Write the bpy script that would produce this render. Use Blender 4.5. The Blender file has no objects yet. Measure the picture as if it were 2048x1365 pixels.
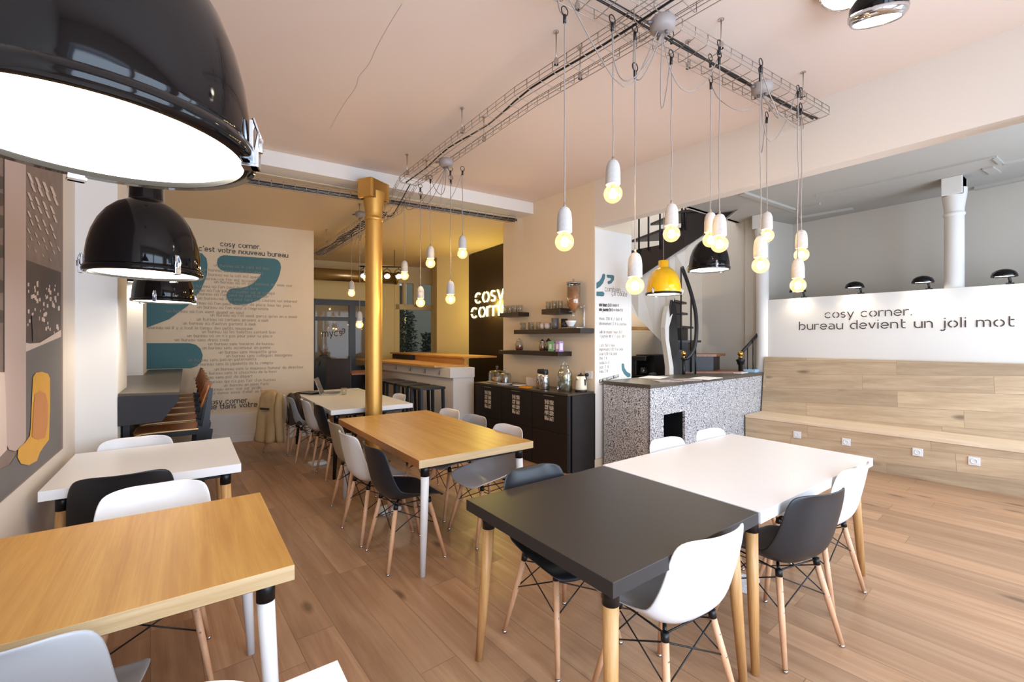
import bpy, bmesh, math, random
from mathutils import Vector, Matrix
random.seed(7)
scn = bpy.context.scene
COL = scn.collection
PI = math.pi
# ---------------------------------------------------------------- camera
FPX, CX, CY, H = 885.0, 1024.0, 681.0, 1.48
PSI = math.atan((1024 - 375) / FPX)
Fx, Fy = math.sin(PSI), math.cos(PSI)
Rx, Ry = math.cos(PSI), -math.sin(PSI)
cd = bpy.data.cameras.new('camera'); cam = bpy.data.objects.new('camera', cd); COL.objects.link(cam)
cd.sensor_width = 36; cd.lens = FPX / 2048 * 36; cd.clip_start = 0.02
cd.shift_y = -(682.5 - CY) / 2048
cam.location = (0, 0, H); cam.rotation_euler = (PI / 2, 0, -PSI)
scn.camera = cam
# ---------------------------------------------------------------- world, light, exposure
scn.view_settings.view_transform = 'Standard'; scn.view_settings.look = 'None'
scn.view_settings.gamma = 1; scn.view_settings.use_curve_mapping = False
scn.view_settings.exposure = 0.5
scn.cycles.max_bounces = 8; scn.cycles.diffuse_bounces = 4; scn.cycles.glossy_bounces = 3
scn.cycles.transparent_max_bounces = 12; scn.cycles.transmission_bounces = 4
scn.cycles.sample_clamp_indirect = 6; scn.cycles.caustics_reflective = False; scn.cycles.caustics_refractive = False
w = bpy.data.worlds.new('sky'); scn.world = w; w.use_nodes = True
w.node_tree.nodes['Background'].inputs[0].default_value = (0.62, 0.74, 1.0, 1)
w.node_tree.nodes['Background'].inputs[1].default_value = 1.0

def area(name, loc, rot, sx, sy, e, col, spread=PI):
    l = bpy.data.lights.new(name, 'AREA'); l.shape = 'RECTANGLE'; l.size = sx; l.size_y = sy
    l.energy = e; l.color = col; l.spread = spread
    o = bpy.data.objects.new(name, l); COL.objects.link(o); o.location = loc; o.rotation_euler = rot; return o
def point(name, loc, e, col, r=0.03, parent=None):
    l = bpy.data.lights.new(name, 'POINT'); l.energy = e; l.color = col; l.shadow_soft_size = r
    o = bpy.data.objects.new(name, l); COL.objects.link(o); o.location = loc
    if parent: o.parent = parent
    return o
def spot(name, loc, e, col, ang, rot=(0, 0, 0), r=0.04, blend=0.6, parent=None):
    l = bpy.data.lights.new(name, 'SPOT'); l.energy = e; l.color = col; l.spot_size = ang; l.spot_blend = blend
    l.shadow_soft_size = r
    o = bpy.data.objects.new(name, l); COL.objects.link(o); o.location = loc; o.rotation_euler = rot
    if parent: o.parent = parent
    return o
WARM = (1.0, 0.72, 0.42)
DAY = (0.66, 0.81, 1.0)
# daylight entering by the shop windows behind the camera (windows built below)
area('daylight_window_left', (1.15, -1.62, 1.55), (PI / 2, 0, 0), 2.9, 2.5, 135, DAY)
area('daylight_window_right', (5.2, -1.62, 1.55), (PI / 2, 0, 0), 3.2, 2.5, 140, DAY)
# daylight in the stairwell and in the rear courtyard
area('daylight_stairwell', (5.7, 4.4, 4.9), (0, 0, 0), 1.8, 1.4, 30, (0.95, 0.96, 1.0))
area('daylight_courtyard', (4.8, 11.5, 4.6), (0.5, 0, 0), 4, 3, 10, (0.9, 0.95, 1.0))

# ---------------------------------------------------------------- place finding (pixel + known height/plane -> point in the room)
def G(u, v, z):
    d = FPX * (H - z) / (v - CY); r = d * (u - CX) / FPX
    return Vector((d * Fx + r * Rx, d * Fy + r * Ry, z))
def D(u, v, d):
    r = d * (u - CX) / FPX
    return Vector((d * Fx + r * Rx, d * Fy + r * Ry, H + d * (CY - v) / FPX))
def onplane(u, v, p, n):
    dx, dy = Fx + (u - CX) / FPX * Rx, Fy + (u - CX) / FPX * Ry
    t = (p[0] * n[0] + p[1] * n[1]) / (dx * n[0] + dy * n[1])
    return Vector((t * dx, t * dy, H + t * (CY - v) / FPX))

# ---------------------------------------------------------------- materials
def nt(name):
    m = bpy.data.materials.new(name); m.use_nodes = True
    return m, m.node_tree, m.node_tree.nodes['Principled BSDF']
def srgb(r, g, b):
    f = lambda c: (c / 255 / 12.92) if c / 255 <= 0.04045 else ((c / 255 + 0.055) / 1.055) ** 2.4
    return (f(r), f(g), f(b), 1)
def mat(name, col, rough=0.5, metal=0.0, var=0.0, vs=8.0, bump=0.0, bs=60.0, spec=0.5, coat=0.0):
    m, t, b = nt(name)
    b.inputs['Roughness'].default_value = rough; b.inputs['Metallic'].default_value = metal
    b.inputs['Base Color'].default_value = col; b.inputs['Specular IOR Level'].default_value = spec
    b.inputs['Coat Weight'].default_value = coat
    tc = t.nodes.new('ShaderNodeTexCoord')
    n = t.nodes.new('ShaderNodeTexNoise'); n.inputs['Scale'].default_value = vs; n.inputs['Detail'].default_value = 4
    t.links.new(tc.outputs['Object'], n.inputs['Vector'])
    if var >= 0:
        mx = t.nodes.new('ShaderNodeMix'); mx.data_type = 'RGBA'; v = max(var, 0.02)
        mx.inputs[6].default_value = tuple(c * (1 - v) for c in col[:3]) + (1,)
        mx.inputs[7].default_value = tuple(min(1, c * (1 + v)) for c in col[:3]) + (1,)
        t.links.new(n.outputs['Fac'], mx.inputs[0]); t.links.new(mx.outputs[2], b.inputs['Base Color'])
    if bump:
        n2 = t.nodes.new('ShaderNodeTexNoise'); n2.inputs['Scale'].default_value = bs; n2.inputs['Detail'].default_value = 3
        t.links.new(tc.outputs['Object'], n2.inputs['Vector'])
        bp = t.nodes.new('ShaderNodeBump'); bp.inputs['Strength'].default_value = bump; bp.inputs['Distance'].default_value = 0.01
        t.links.new(n2.outputs['Fac'], bp.inputs['Height']); t.links.new(bp.outputs[0], b.inputs['Normal'])
    return m
def emit(name, col, s):
    m, t, b = nt(name)
    b.inputs['Base Color'].default_value = (0, 0, 0, 1)
    b.inputs['Emission Color'].default_value = col; b.inputs['Emission Strength'].default_value = s
    return m
def glass(name, tint=(1, 1, 1), gloss=0.12, glow=None, rim=0.6):
    m, t, b = nt(name); t.nodes.remove(b); out = t.nodes['Material Output']
    tr = t.nodes.new('ShaderNodeBsdfTransparent'); tr.inputs[0].default_value = (*tint, 1)
    gl = t.nodes.new('ShaderNodeBsdfGlossy'); gl.inputs['Roughness'].default_value = 0.03
    fr = t.nodes.new('ShaderNodeLayerWeight'); fr.inputs[0].default_value = 0.35
    ad = t.nodes.new('ShaderNodeMath'); ad.operation = 'MULTIPLY_ADD'; ad.inputs[1].default_value = rim; ad.inputs[2].default_value = gloss * 0.5
    mx = t.nodes.new('ShaderNodeMixShader')
    t.links.new(fr.outputs['Facing'], ad.inputs[0]); t.links.new(ad.outputs[0], mx.inputs[0])
    t.links.new(tr.outputs[0], mx.inputs[1]); t.links.new(gl.outputs[0], mx.inputs[2])
    if glow:
        em = t.nodes.new('ShaderNodeEmission'); em.inputs[0].default_value = (*glow[0], 1); em.inputs[1].default_value = glow[1]
        sh = t.nodes.new('ShaderNodeAddShader'); t.links.new(mx.outputs[0], sh.inputs[0]); t.links.new(em.outputs[0], sh.inputs[1])
        t.links.new(sh.outputs[0], out.inputs[0])
    else:
        t.links.new(mx.outputs[0], out.inputs[0])
    return m
def wood(name, c1, c2, axis='Y', scale=1.0, rough=0.4, grain=1.0, knots=False, planks=None, rot=0.0, plane='XY', gapc=0.5):
    """stretched noise grain along an axis; planks=(length, width) adds board joints"""
    m, t, b = nt(name); L = t.links; N = t.nodes.new
    tc = N('ShaderNodeTexCoord'); mp = N('ShaderNodeMapping')
    L.new(tc.outputs['Object'], mp.inputs[0])
    if plane == 'ZY': mp.inputs['Rotation'].default_value = (0, PI / 2, 0)
    mp2 = N('ShaderNodeMapping'); mp2.inputs['Rotation'].default_value = (0, 0, rot)
    L.new(mp.outputs[0], mp2.inputs[0])
    vec = mp2.outputs[0]
    add = None
    if planks:
        br = N('ShaderNodeTexBrick'); br.inputs['Scale'].default_value = 1; br.inputs['Brick Width'].default_value = planks[0]
        br.inputs['Row Height'].default_value = planks[1]; br.inputs['Mortar Size'].default_value = 0.0022; br.inputs['Mortar Smooth'].default_value = 0.2
        br.offset = 0.37; br.offset_frequency = 2; br.squash = 0.75; br.squash_frequency = 3
        br.inputs['Color1'].default_value = (0, 0, 0, 1); br.inputs['Color2'].default_value = (1, 1, 1, 1); br.inputs['Mortar'].default_value = (0.5, 0.5, 0.5, 1)
        L.new(vec, br.inputs[0])
        # shift the grain from board to board
        vm = N('ShaderNodeVectorMath'); vm.operation = 'SCALE'; vm.inputs['Scale'].default_value = 7.3
        L.new(br.outputs['Color'], vm.inputs[0])
        va = N('ShaderNodeVectorMath'); va.operation = 'ADD'; L.new(vec, va.inputs[0]); L.new(vm.outputs[0], va.inputs[1]); gv = va.outputs[0]
    else:
        gv = vec
    st = N('ShaderNodeMapping'); sx = {'X': (1.2, 16, 16), 'Y': (16, 1.2, 16), 'Z': (16, 16, 1.2)}[axis]
    st.inputs['Scale'].default_value = tuple(s * scale for s in sx); L.new(gv, st.inputs[0])
    n = N('ShaderNodeTexNoise'); n.inputs['Scale'].default_value = 1.0; n.inputs['Detail'].default_value = 6; n.inputs['Roughness'].default_value = 0.62; n.inputs['Distortion'].default_value = 0.6
    L.new(st.outputs[0], n.inputs['Vector'])
    st2 = N('ShaderNodeMapping'); st2.inputs['Scale'].default_value = tuple((s * 9 if s > 2 else s * 1.5) * scale for s in sx); L.new(gv, st2.inputs[0])
    n2 = N('ShaderNodeTexNoise'); n2.inputs['Scale'].default_value = 1.0; n2.inputs['Detail'].default_value = 3; L.new(st2.outputs[0], n2.inputs['Vector'])
    ma = N('ShaderNodeMath'); ma.operation = 'MULTIPLY_ADD'; ma.inputs[1].default_value = 0.35 * grain; L.new(n2.outputs['Fac'], ma.inputs[0]); L.new(n.outputs['Fac'], ma.inputs[2])
    rp = N('ShaderNodeMapRange'); rp.inputs[1].default_value = 0.35 + 0.175 * grain; rp.inputs[2].default_value = 0.75 + 0.175 * grain; L.new(ma.outputs[0], rp.inputs[0])
    mx = N('ShaderNodeMix'); mx.data_type = 'RGBA'; mx.inputs[6].default_value = c1; mx.inputs[7].default_value = c2
    L.new(rp.outputs[0], mx.inputs[0]); c = mx.outputs[2]
    if planks:
        tone = N('ShaderNodeMapRange'); tone.inputs[3].default_value = 0.80; tone.inputs[4].default_value = 1.14; L.new(br.outputs['Color'], tone.inputs[0])
        mu = N('ShaderNodeMix'); mu.data_type = 'RGBA'; mu.blend_type = 'MULTIPLY'; mu.inputs[0].default_value = 1
        L.new(c, mu.inputs[6]); L.new(tone.outputs[0], mu.inputs[7]); c = mu.outputs[2]
    if knots:
        st3 = N('ShaderNodeMapping'); st3.inputs['Scale'].default_value = {'X': (1.6, 4.2, 4), 'Y': (4.2, 1.6, 4)}[axis]; L.new(gv, st3.inputs[0])
        vo = N('ShaderNodeTexVoronoi'); vo.inputs['Scale'].default_value = 1.0; L.new(st3.outputs[0], vo.inputs['Vector'])
        dn = N('ShaderNodeMath'); dn.operation = 'MULTIPLY_ADD'; dn.inputs[1].default_value = 0.12; L.new(n.outputs['Fac'], dn.inputs[0]); L.new(vo.outputs['Distance'], dn.inputs[2])
        kr = N('ShaderNodeMapRange'); kr.inputs[1].default_value = 0.11; kr.inputs[2].default_value = 0.21; kr.inputs[3].default_value = 0.45; kr.inputs[4].default_value = 1; L.new(dn.outputs[0], kr.inputs[0])
        mk = N('ShaderNodeMix'); mk.data_type = 'RGBA'; mk.blend_type = 'MULTIPLY'; mk.inputs[0].default_value = 1
        L.new(c, mk.inputs[6]); L.new(kr.outputs[0], mk.inputs[7]); c = mk.outputs[2]
    if planks:
        gp = N('ShaderNodeMapRange'); gp.inputs[3].default_value = 1; gp.inputs[4].default_value = gapc; L.new(br.outputs['Fac'], gp.inputs[0])
        mg = N('ShaderNodeMix'); mg.data_type = 'RGBA'; mg.blend_type = 'MULTIPLY'; mg.inputs[0].default_value = 1
        L.new(c, mg.inputs[6]); L.new(gp.outputs[0], mg.inputs[7]); c = mg.outputs[2]
    L.new(c, b.inputs['Base Color']); b.inputs['Roughness'].default_value = rough
    bp = N('ShaderNodeBump'); bp.inputs['Strength'].default_value = 0.12; bp.inputs['Distance'].default_value = 0.004
    L.new(n2.outputs['Fac'], bp.inputs['Height']); L.new(bp.outputs[0], b.inputs['Normal'])
    return m
def speckle(name):
    m, t, b = nt(name); L = t.links; N = t.nodes.new
    tc = N('ShaderNodeTexCoord'); n = N('ShaderNodeTexNoise'); n.inputs['Scale'].default_value = 105; n.inputs['Detail'].default_value = 2.5; n.inputs['Roughness'].default_value = 0.65
    L.new(tc.outputs['Object'], n.inputs['Vector'])
    r = N('ShaderNodeValToRGB'); r.color_ramp.interpolation = 'LINEAR'
    e = r.color_ramp.elements; e[0].position = 0.455; e[0].color = (0.012, 0.012, 0.014, 1); e[1].position = 0.50; e[1].color = (0.72, 0.72, 0.74, 1)
    L.new(n.outputs['Fac'], r.inputs[0]); L.new(r.outputs[0], b.inputs['Base Color']); b.inputs['Roughness'].default_value = 0.45
    return m
M = dict(
    wall=mat('wall_paint', srgb(216, 206, 195), 0.75, var=0.02, vs=1.5, bump=0.02, bs=40),
    wallw=mat('wall_paint_white', srgb(226, 222, 216), 0.75, var=0.015, vs=1.5, bump=0.02, bs=40),
    walltan=mat('wall_paint_tan', srgb(222, 204, 178), 0.75, var=0.02, vs=1.5, bump=0.02, bs=40),
    wallyel=mat('wall_paint_neon_tint', srgb(218, 200, 152), 0.75, var=0.03, vs=1.5, bump=0.02, bs=40),  # rear walls: some of the neon's yellow light is put into the colour
    ceil=mat('ceiling_paint', srgb(226, 208, 196), 0.8, var=0.02, vs=1.2, bump=0.03, bs=12),
    ceilb=mat('ceiling_paint_warm_lit', srgb(224, 202, 172), 0.8, var=0.03, vs=1.2, bump=0.03, bs=12),  # front ceiling paint with warm lamp and neon light mixed into the colour
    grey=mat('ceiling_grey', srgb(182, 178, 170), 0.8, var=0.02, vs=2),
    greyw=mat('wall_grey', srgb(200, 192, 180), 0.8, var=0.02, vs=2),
    floor=wood('oak_floor', srgb(160, 121, 90), srgb(192, 154, 120), 'X', 0.8, 0.36, 0.55, True, (1.45, 0.185), rot=-(PI / 2 + math.radians(3)), gapc=0.6),
    oak=wood('oak_table', srgb(176, 127, 62), srgb(200, 156, 84), 'Y', 1.0, 0.38, 0.8),
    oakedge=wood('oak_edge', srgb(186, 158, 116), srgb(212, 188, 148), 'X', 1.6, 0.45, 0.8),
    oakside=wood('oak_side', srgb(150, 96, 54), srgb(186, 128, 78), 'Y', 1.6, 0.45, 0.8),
    leg=wood('oak_leg', srgb(176, 128, 76), srgb(212, 166, 108), 'Z', 2.0, 0.45, 1.0),
    beech=wood('beech_leg', srgb(206, 156, 118), srgb(228, 184, 146), 'Z', 2.0, 0.45, 0.6),
    ply=wood('plywood_seat', srgb(124, 72, 38), srgb(158, 98, 54), 'X', 2.0, 0.35, 0.7),
    plyedge=mat('plywood_edge', srgb(220, 190, 140), 0.5, var=0.05),
    bench=wood('bench_boards', srgb(176, 150, 120), srgb(206, 182, 150), 'X', 1.0, 0.55, 0.8, True, (1.5, 0.19), rot=-(PI / 2 + math.radians(3)), plane='ZY', gapc=0.7),
    benchtop=wood('bench_seat', srgb(214, 190, 160), srgb(236, 214, 186), 'Y', 1.0, 0.5, 0.6),
    barwood=wood('bar_wood', srgb(196, 140, 72), srgb(222, 172, 102), 'Y', 1.0, 0.4, 0.8),
    white=mat('white_laminate', srgb(228, 228, 230), 0.32, var=0.005),
    black=mat('black_laminate', srgb(44, 42, 42), 0.42, var=0.03),
    blackm=mat('black_metal', srgb(22, 22, 24), 0.35, metal=0.3, var=0.03),
    blackp=mat('black_plastic', srgb(26, 26, 28), 0.4, var=0.02),
    blackw=mat('black_brown_wood', srgb(36, 24, 20), 0.38, var=0.1, vs=14),
    darkcab=mat('black_cabinet', srgb(28, 22, 20), 0.45, var=0.05),
    gloss=mat('black_enamel', srgb(12, 10, 12), 0.07, var=0.0, spec=0.3),
    glossy_yellow=mat('yellow_enamel', srgb(255, 194, 14), 0.18, var=0.01, coat=0.5),
    chrome=mat('chrome', srgb(210, 212, 218), 0.12, metal=1.0),
    steel=mat('brushed_steel', srgb(190, 186, 182), 0.3, metal=1.0, var=0.05),
    zinc=mat('zinc_wire', srgb(168, 158, 150), 0.4, metal=0.8),
    brass=mat('brass', srgb(214, 168, 90), 0.2, metal=1.0),
    gold=mat('gold_paint', srgb(212, 162, 84), 0.42, metal=0.7, var=0.06, vs=30),
    concrete=mat('concrete', srgb(188, 184, 180), 0.85, var=0.14, vs=60, bump=0.15, bs=90),
    cord=mat('grey_cord', srgb(150, 140, 134), 0.8, var=0.05),
    sh_white=mat('shell_white', srgb(226, 226, 228), 0.3, var=0.005),
    sh_black=mat('shell_black', srgb(28, 30, 34), 0.38, var=0.02),
    sh_navy=mat('shell_charcoal', srgb(28, 34, 42), 0.4, var=0.02),
    sh_grey=mat('shell_grey', srgb(168, 172, 178), 0.36, var=0.01),
    sh_beige=mat('shell_taupe', srgb(160, 146, 126), 0.4, var=0.01),
    teal=mat('teal_paint', srgb(70, 114, 122), 0.7, var=0.02),
    ink=mat('dark_ink', srgb(62, 52, 48), 0.7),
    inkl=mat('grey_ink', srgb(150, 136, 122), 0.7),
    inkp=mat('pale_ink', srgb(146, 142, 138), 0.7),
    speck=speckle('terrazzo_laminate'),
    paper=mat('paper', srgb(238, 236, 232), 0.7, var=0.02),
    paperb=mat('blue_paper', srgb(170, 204, 226), 0.6, var=0.1, vs=40),
    paperd=mat('printed_paper', srgb(150, 140, 138), 0.6, var=0.5, vs=70),
    tan=mat('tan_cotton', srgb(190, 158, 112), 0.9, var=0.12, vs=10, bump=0.3, bs=30),
    brownj=mat('dark_jacket_cloth', srgb(62, 46, 36), 0.9, var=0.2, vs=10, bump=0.3, bs=30),
    navy=mat('slate_blue_panel', srgb(44, 46, 53), 0.5, var=0.02),
    ctop=mat('olive_grey_top', srgb(86, 80, 70), 0.35, var=0.03),
    blue=mat('blue_cloth', srgb(60, 76, 110), 0.9),
    skin=mat('skin', srgb(200, 150, 120), 0.6, var=0.05),
    hair=mat('white_hair', srgb(206, 200, 196), 0.8, var=0.1, vs=40),
    scarf=mat('grey_scarf', srgb(120, 120, 118), 0.9, var=0.35, vs=20),
    leaf=mat('leaf_green', srgb(46, 60, 38), 0.6, var=0.4, vs=9),
    bark=mat('bark', srgb(60, 52, 44), 0.9, var=0.2),
    stone=mat('courtyard_render', srgb(120, 116, 92), 0.9, var=0.1, vs=3),
    glass=glass('clear_glass', (0.96, 0.98, 0.97), 0.14),
    pane=glass('window_glass', (0.9, 0.92, 0.92), 0.02, None, 0.12),
    bulbg=glass('amber_glass', (1.0, 0.86, 0.62), 0.10, ((1.0, 0.62, 0.30), 0.55)),
    fil=emit('filament_glow', (1.0, 0.80, 0.48, 1), 60),
    lens=emit('frosted_lens_glow', (1.0, 0.92, 0.78, 1), 4.5),
    lensw=emit('spot_lens_glow', (1.0, 0.93, 0.8, 1), 8),
    neon=emit('neon_glow', (1.0, 0.80, 0.26, 1), 9),
    water=mat('water', srgb(150, 160, 150), 0.1),
    lemon=mat('lemon', srgb(226, 210, 120), 0.5, var=0.1),
    cereal=mat('cereal_flakes', srgb(176, 112, 60), 0.8, var=0.5, vs=55, bump=0.6, bs=80),
    nuts=mat('dried_fruit', srgb(150, 74, 44), 0.7, var=0.7, vs=40),
    cake=mat('sponge_cake', srgb(206, 140, 60), 0.8, var=0.3, vs=30),
    cakec=mat('chocolate_cake', srgb(110, 56, 34), 0.8, var=0.3, vs=30),
    cream=mat('cream_plastic', srgb(232, 222, 196), 0.3),
    tea1=mat('green_carton', srgb(120, 180, 120), 0.5, var=0.3, vs=25),
    tea2=mat('lilac_carton', srgb(190, 150, 206), 0.5, var=0.2, vs=25),
    greycup=mat('grey_stoneware', srgb(96, 92, 92), 0.3, var=0.1),
    cup=mat('pale_stoneware', srgb(200, 190, 182), 0.3, var=0.05),
    napkin=mat('orange_napkin', srgb(236, 150, 20), 0.7),
    patterned=mat('patterned_card', srgb(216, 206, 200), 0.6, var=0.45, vs=45),
    screen=mat('laptop_screen', srgb(150, 140, 130), 0.15, metal=0.2),
    mur_base=mat('mural_print', srgb(126, 108, 100), 0.6, var=0.35, vs=9),
    mur_col=mat('mural_pale_column', srgb(186, 166, 158), 0.6, var=0.02),
    mur_floor=mat('mural_grey_floor', srgb(104, 100, 100), 0.6, var=0.1, vs=6),
    mur_yel=mat('mural_yellow', srgb(214, 160, 60), 0.6, var=0.12, vs=7),
    mur_or=mat('mural_orange', srgb(196, 132, 78), 0.6, var=0.15, vs=7),
    mur_dk=mat('mural_dark', srgb(70, 58, 56), 0.6, var=0.3, vs=12),
    mur_lt=mat('mural_light', srgb(206, 188, 178), 0.6, var=0.06),
    duct=mat('galvanised_duct', srgb(170, 150, 110), 0.3, metal=0.9, var=0.05),
)
def checker(name):
    m, t, b = nt(name); L = t.links; N = t.nodes.new
    tc = N('ShaderNodeTexCoord'); n = N('ShaderNodeTexNoise'); n.inputs['Scale'].default_value = 70; n.inputs['Detail'].default_value = 1
    L.new(tc.outputs['Object'], n.inputs['Vector'])
    r = N('ShaderNodeValToRGB'); e = r.color_ramp.elements; e[0].position = 0.42; e[0].color = srgb(44, 38, 34); e[1].position = 0.47; e[1].color = srgb(190, 180, 164)
    L.new(n.outputs['Fac'], r.inputs[0]); L.new(r.outputs[0], b.inputs['Base Color']); return m
M['sticker'] = checker('patterned_sticker')

# ---------------------------------------------------------------- mesh helpers
def V(*a): return Vector(a)
class MB:
    def __init__(s): s.bm = bmesh.new()
    def face(s, pts, smooth=False):
        f = s.bm.faces.new([s.bm.verts.new(p) for p in pts]); f.smooth = smooth; return f
    def box(s, a, b, mtx=None):
        x0, y0, z0 = [min(a[i], b[i]) for i in range(3)]; x1, y1, z1 = [max(a[i], b[i]) for i in range(3)]
        P = [V(x, y, z) for z in (z0, z1) for x, y in ((x0, y0), (x1, y0), (x1, y1), (x0, y1))]
        if mtx: P = [mtx @ p for p in P]
        return s.hexa(P)
    def hexa(s, P):
        v = [s.bm.verts.new(p) for p in P]
        for q in ((0, 3, 2, 1), (4, 5, 6, 7), (0, 1, 5, 4), (1, 2, 6, 5), (2, 3, 7, 6), (3, 0, 4, 7)): s.bm.faces.new([v[i] for i in q])
        return s
    def prism(s, pts, z0, z1):
        n = len(pts); a = [s.bm.verts.new((p[0], p[1], z0)) for p in pts]; b = [s.bm.verts.new((p[0], p[1], z1)) for p in pts]
        s.bm.faces.new(a[::-1]); s.bm.faces.new(b)
        for i in range(n): s.bm.faces.new((a[i], a[(i + 1) % n], b[(i + 1) % n], b[i]))
        return s
    def slab(s, pts, off):   # planar polygon pts extruded by vector off
        n = len(pts); off = Vector(off); a = [s.bm.verts.new(Vector(p)) for p in pts]; b = [s.bm.verts.new(Vector(p) + off) for p in pts]
        s.bm.faces.new(a[::-1]); s.bm.faces.new(b)
        for i in range(n): s.bm.faces.new((a[i], a[(i + 1) % n], b[(i + 1) % n], b[i]))
        return s
    def tube(s, pts, r, n=8, caps=True, smooth=True):
        pts = [Vector(p) for p in pts]; rs = r if isinstance(r, (list, tuple)) else [r] * len(pts)
        rings = []; up = None
        for i, p in enumerate(pts):
            t = (pts[min(i + 1, len(pts) - 1)] - pts[max(i - 1, 0)])
            if t.length < 1e-9: t = V(0, 0, 1)
            t.normalize()
            if up is None: up = V(0, 0, 1) if abs(t.z) < 0.9 else V(1, 0, 0)
            x = t.cross(up)
            if x.length < 1e-4: x = t.orthogonal()
            x.normalize(); y = x.cross(t).normalized(); up = y
            rings.append([s.bm.verts.new(p + (x * math.cos(a) + y * math.sin(a)) * rs[i]) for a in [2 * PI * k / n for k in range(n)]])
        for A, B in zip(rings, rings[1:]):
            for k in range(n):
                f = s.bm.faces.new((A[k], A[(k + 1) % n], B[(k + 1) % n], B[k])); f.smooth = smooth
        if caps: s.bm.faces.new(rings[0]); s.bm.faces.new(rings[-1][::-1])
        return s
    def lathe(s, prof, c=(0, 0, 0), n=24, smooth=True, mtx=None):
        c = Vector(c); rings = []
        for r, z in prof:
            if r < 1e-5: q = [V(0, 0, z)]
            else: q = [V(r * math.cos(2 * PI * k / n), r * math.sin(2 * PI * k / n), z) for k in range(n)]
            rings.append([s.bm.verts.new((mtx @ p if mtx else p) + c) for p in q])
        for A, B in zip(rings, rings[1:]):
            if len(A) == 1 and len(B) == 1: continue
            for k in range(n):
                k2 = (k + 1) % n
                if len(A) == 1: f = s.bm.faces.new((A[0], B[k2], B[k]))
                elif len(B) == 1: f = s.bm.faces.new((A[k], A[k2], B[0]))
                else: f = s.bm.faces.new((A[k], A[k2], B[k2], B[k]))
                f.smooth = smooth
        return s
    def ball(s, c, r, n=16, sc=(1, 1, 1)):
        m = n // 2; prof = [(max(0.0, r * math.sin(PI * i / m)), -r * math.cos(PI * i / m)) for i in range(m + 1)]
        return s.lathe(prof, c, n, True, Matrix.Diagonal((*sc, 1)))
    def ribbon(s, pts, wd, nrm, cap=True):   # flat stroke on a surface with normal nrm
        pts = [Vector(p) for p in pts]; nrm = Vector(nrm); A = []; B = []
        for i, p in enumerate(pts):
            t = (pts[min(i + 1, len(pts) - 1)] - pts[max(i - 1, 0)]).normalized(); x = t.cross(nrm).normalized() * wd / 2
            q = p
            if cap and i == 0: q = p - t * wd * 0.3
            if cap and i == len(pts) - 1: q = p + t * wd * 0.3
            A.append(s.bm.verts.new(q + x)); B.append(s.bm.verts.new(q - x))
        for i in range(len(pts) - 1):
            s.bm.faces.new((A[i], A[i + 1], B[i + 1], B[i]))
        return s
    def build(s, name, m, parent=None, loc=None, bevel=0, subsurf=0, solid=0, fix=True, shade=False):
        if fix: bmesh.ops.recalc_face_normals(s.bm, faces=s.bm.faces)
        me = bpy.data.meshes.new(name); s.bm.to_mesh(me); s.bm.free()
        for k in (m if isinstance(m, (list, tuple)) else [m]): me.materials.append(k)
        if shade:
            for p in me.polygons: p.use_smooth = True
        o = bpy.data.objects.new(name, me); COL.objects.link(o)
        if parent: o.parent = parent
        if loc: o.location = loc
        if solid: q = o.modifiers.new('solid', 'SOLIDIFY'); q.thickness = solid; q.offset = 0
        if subsurf: q = o.modifiers.new('sub', 'SUBSURF'); q.levels = q.render_levels = subsurf
        if bevel: q = o.modifiers.new('bev', 'BEVEL'); q.width = bevel; q.segments = 2; q.limit_method = 'ANGLE'
        return o
def tag(o, label, cat, group=None, kind=None):
    o['label'] = label; o['category'] = cat
    if group: o['group'] = group
    if kind: o['kind'] = kind
    return o
def thing(name, label, cat, loc=(0, 0, 0), rz=0, group=None):
    o = bpy.data.objects.new(name, None); COL.objects.link(o); o.location = loc; o.rotation_euler = (0, 0, rz); o.empty_display_size = 0.1
    return tag(o, label, cat, group)
def structure(name, mb, m, parent=None, **k):
    o = mb.build(name, m, parent, **k)
    if not parent: o['kind'] = 'structure'
    return o
def dup(root, loc, rz, label, group=None):
    r = root.copy(); COL.objects.link(r); r.location = loc; r.rotation_euler = (0, 0, rz); r['label'] = label
    if group: r['group'] = group
    for ch in list(root.children):
        c = ch.copy(); COL.objects.link(c); c.parent = r
        for g in list(ch.children):
            d = g.copy(); COL.objects.link(d); d.parent = c
    return r
def clean(pts, n=10):   # Catmull-Rom through points
    pts = [Vector(p) for p in pts]; P = [pts[0] * 2 - pts[1]] + pts + [pts[-1] * 2 - pts[-2]]; out = []
    for i in range(1, len(P) - 2):
        for k in range(n):
            t = k / n; a, b, c, d = P[i - 1], P[i], P[i + 1], P[i + 2]
            out.append(0.5 * ((2 * b) + (c - a) * t + (2 * a - 5 * b + 4 * c - d) * t * t + (3 * b - a - 3 * c + d) * t ** 3))
    out.append(pts[-1]); return out

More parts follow.
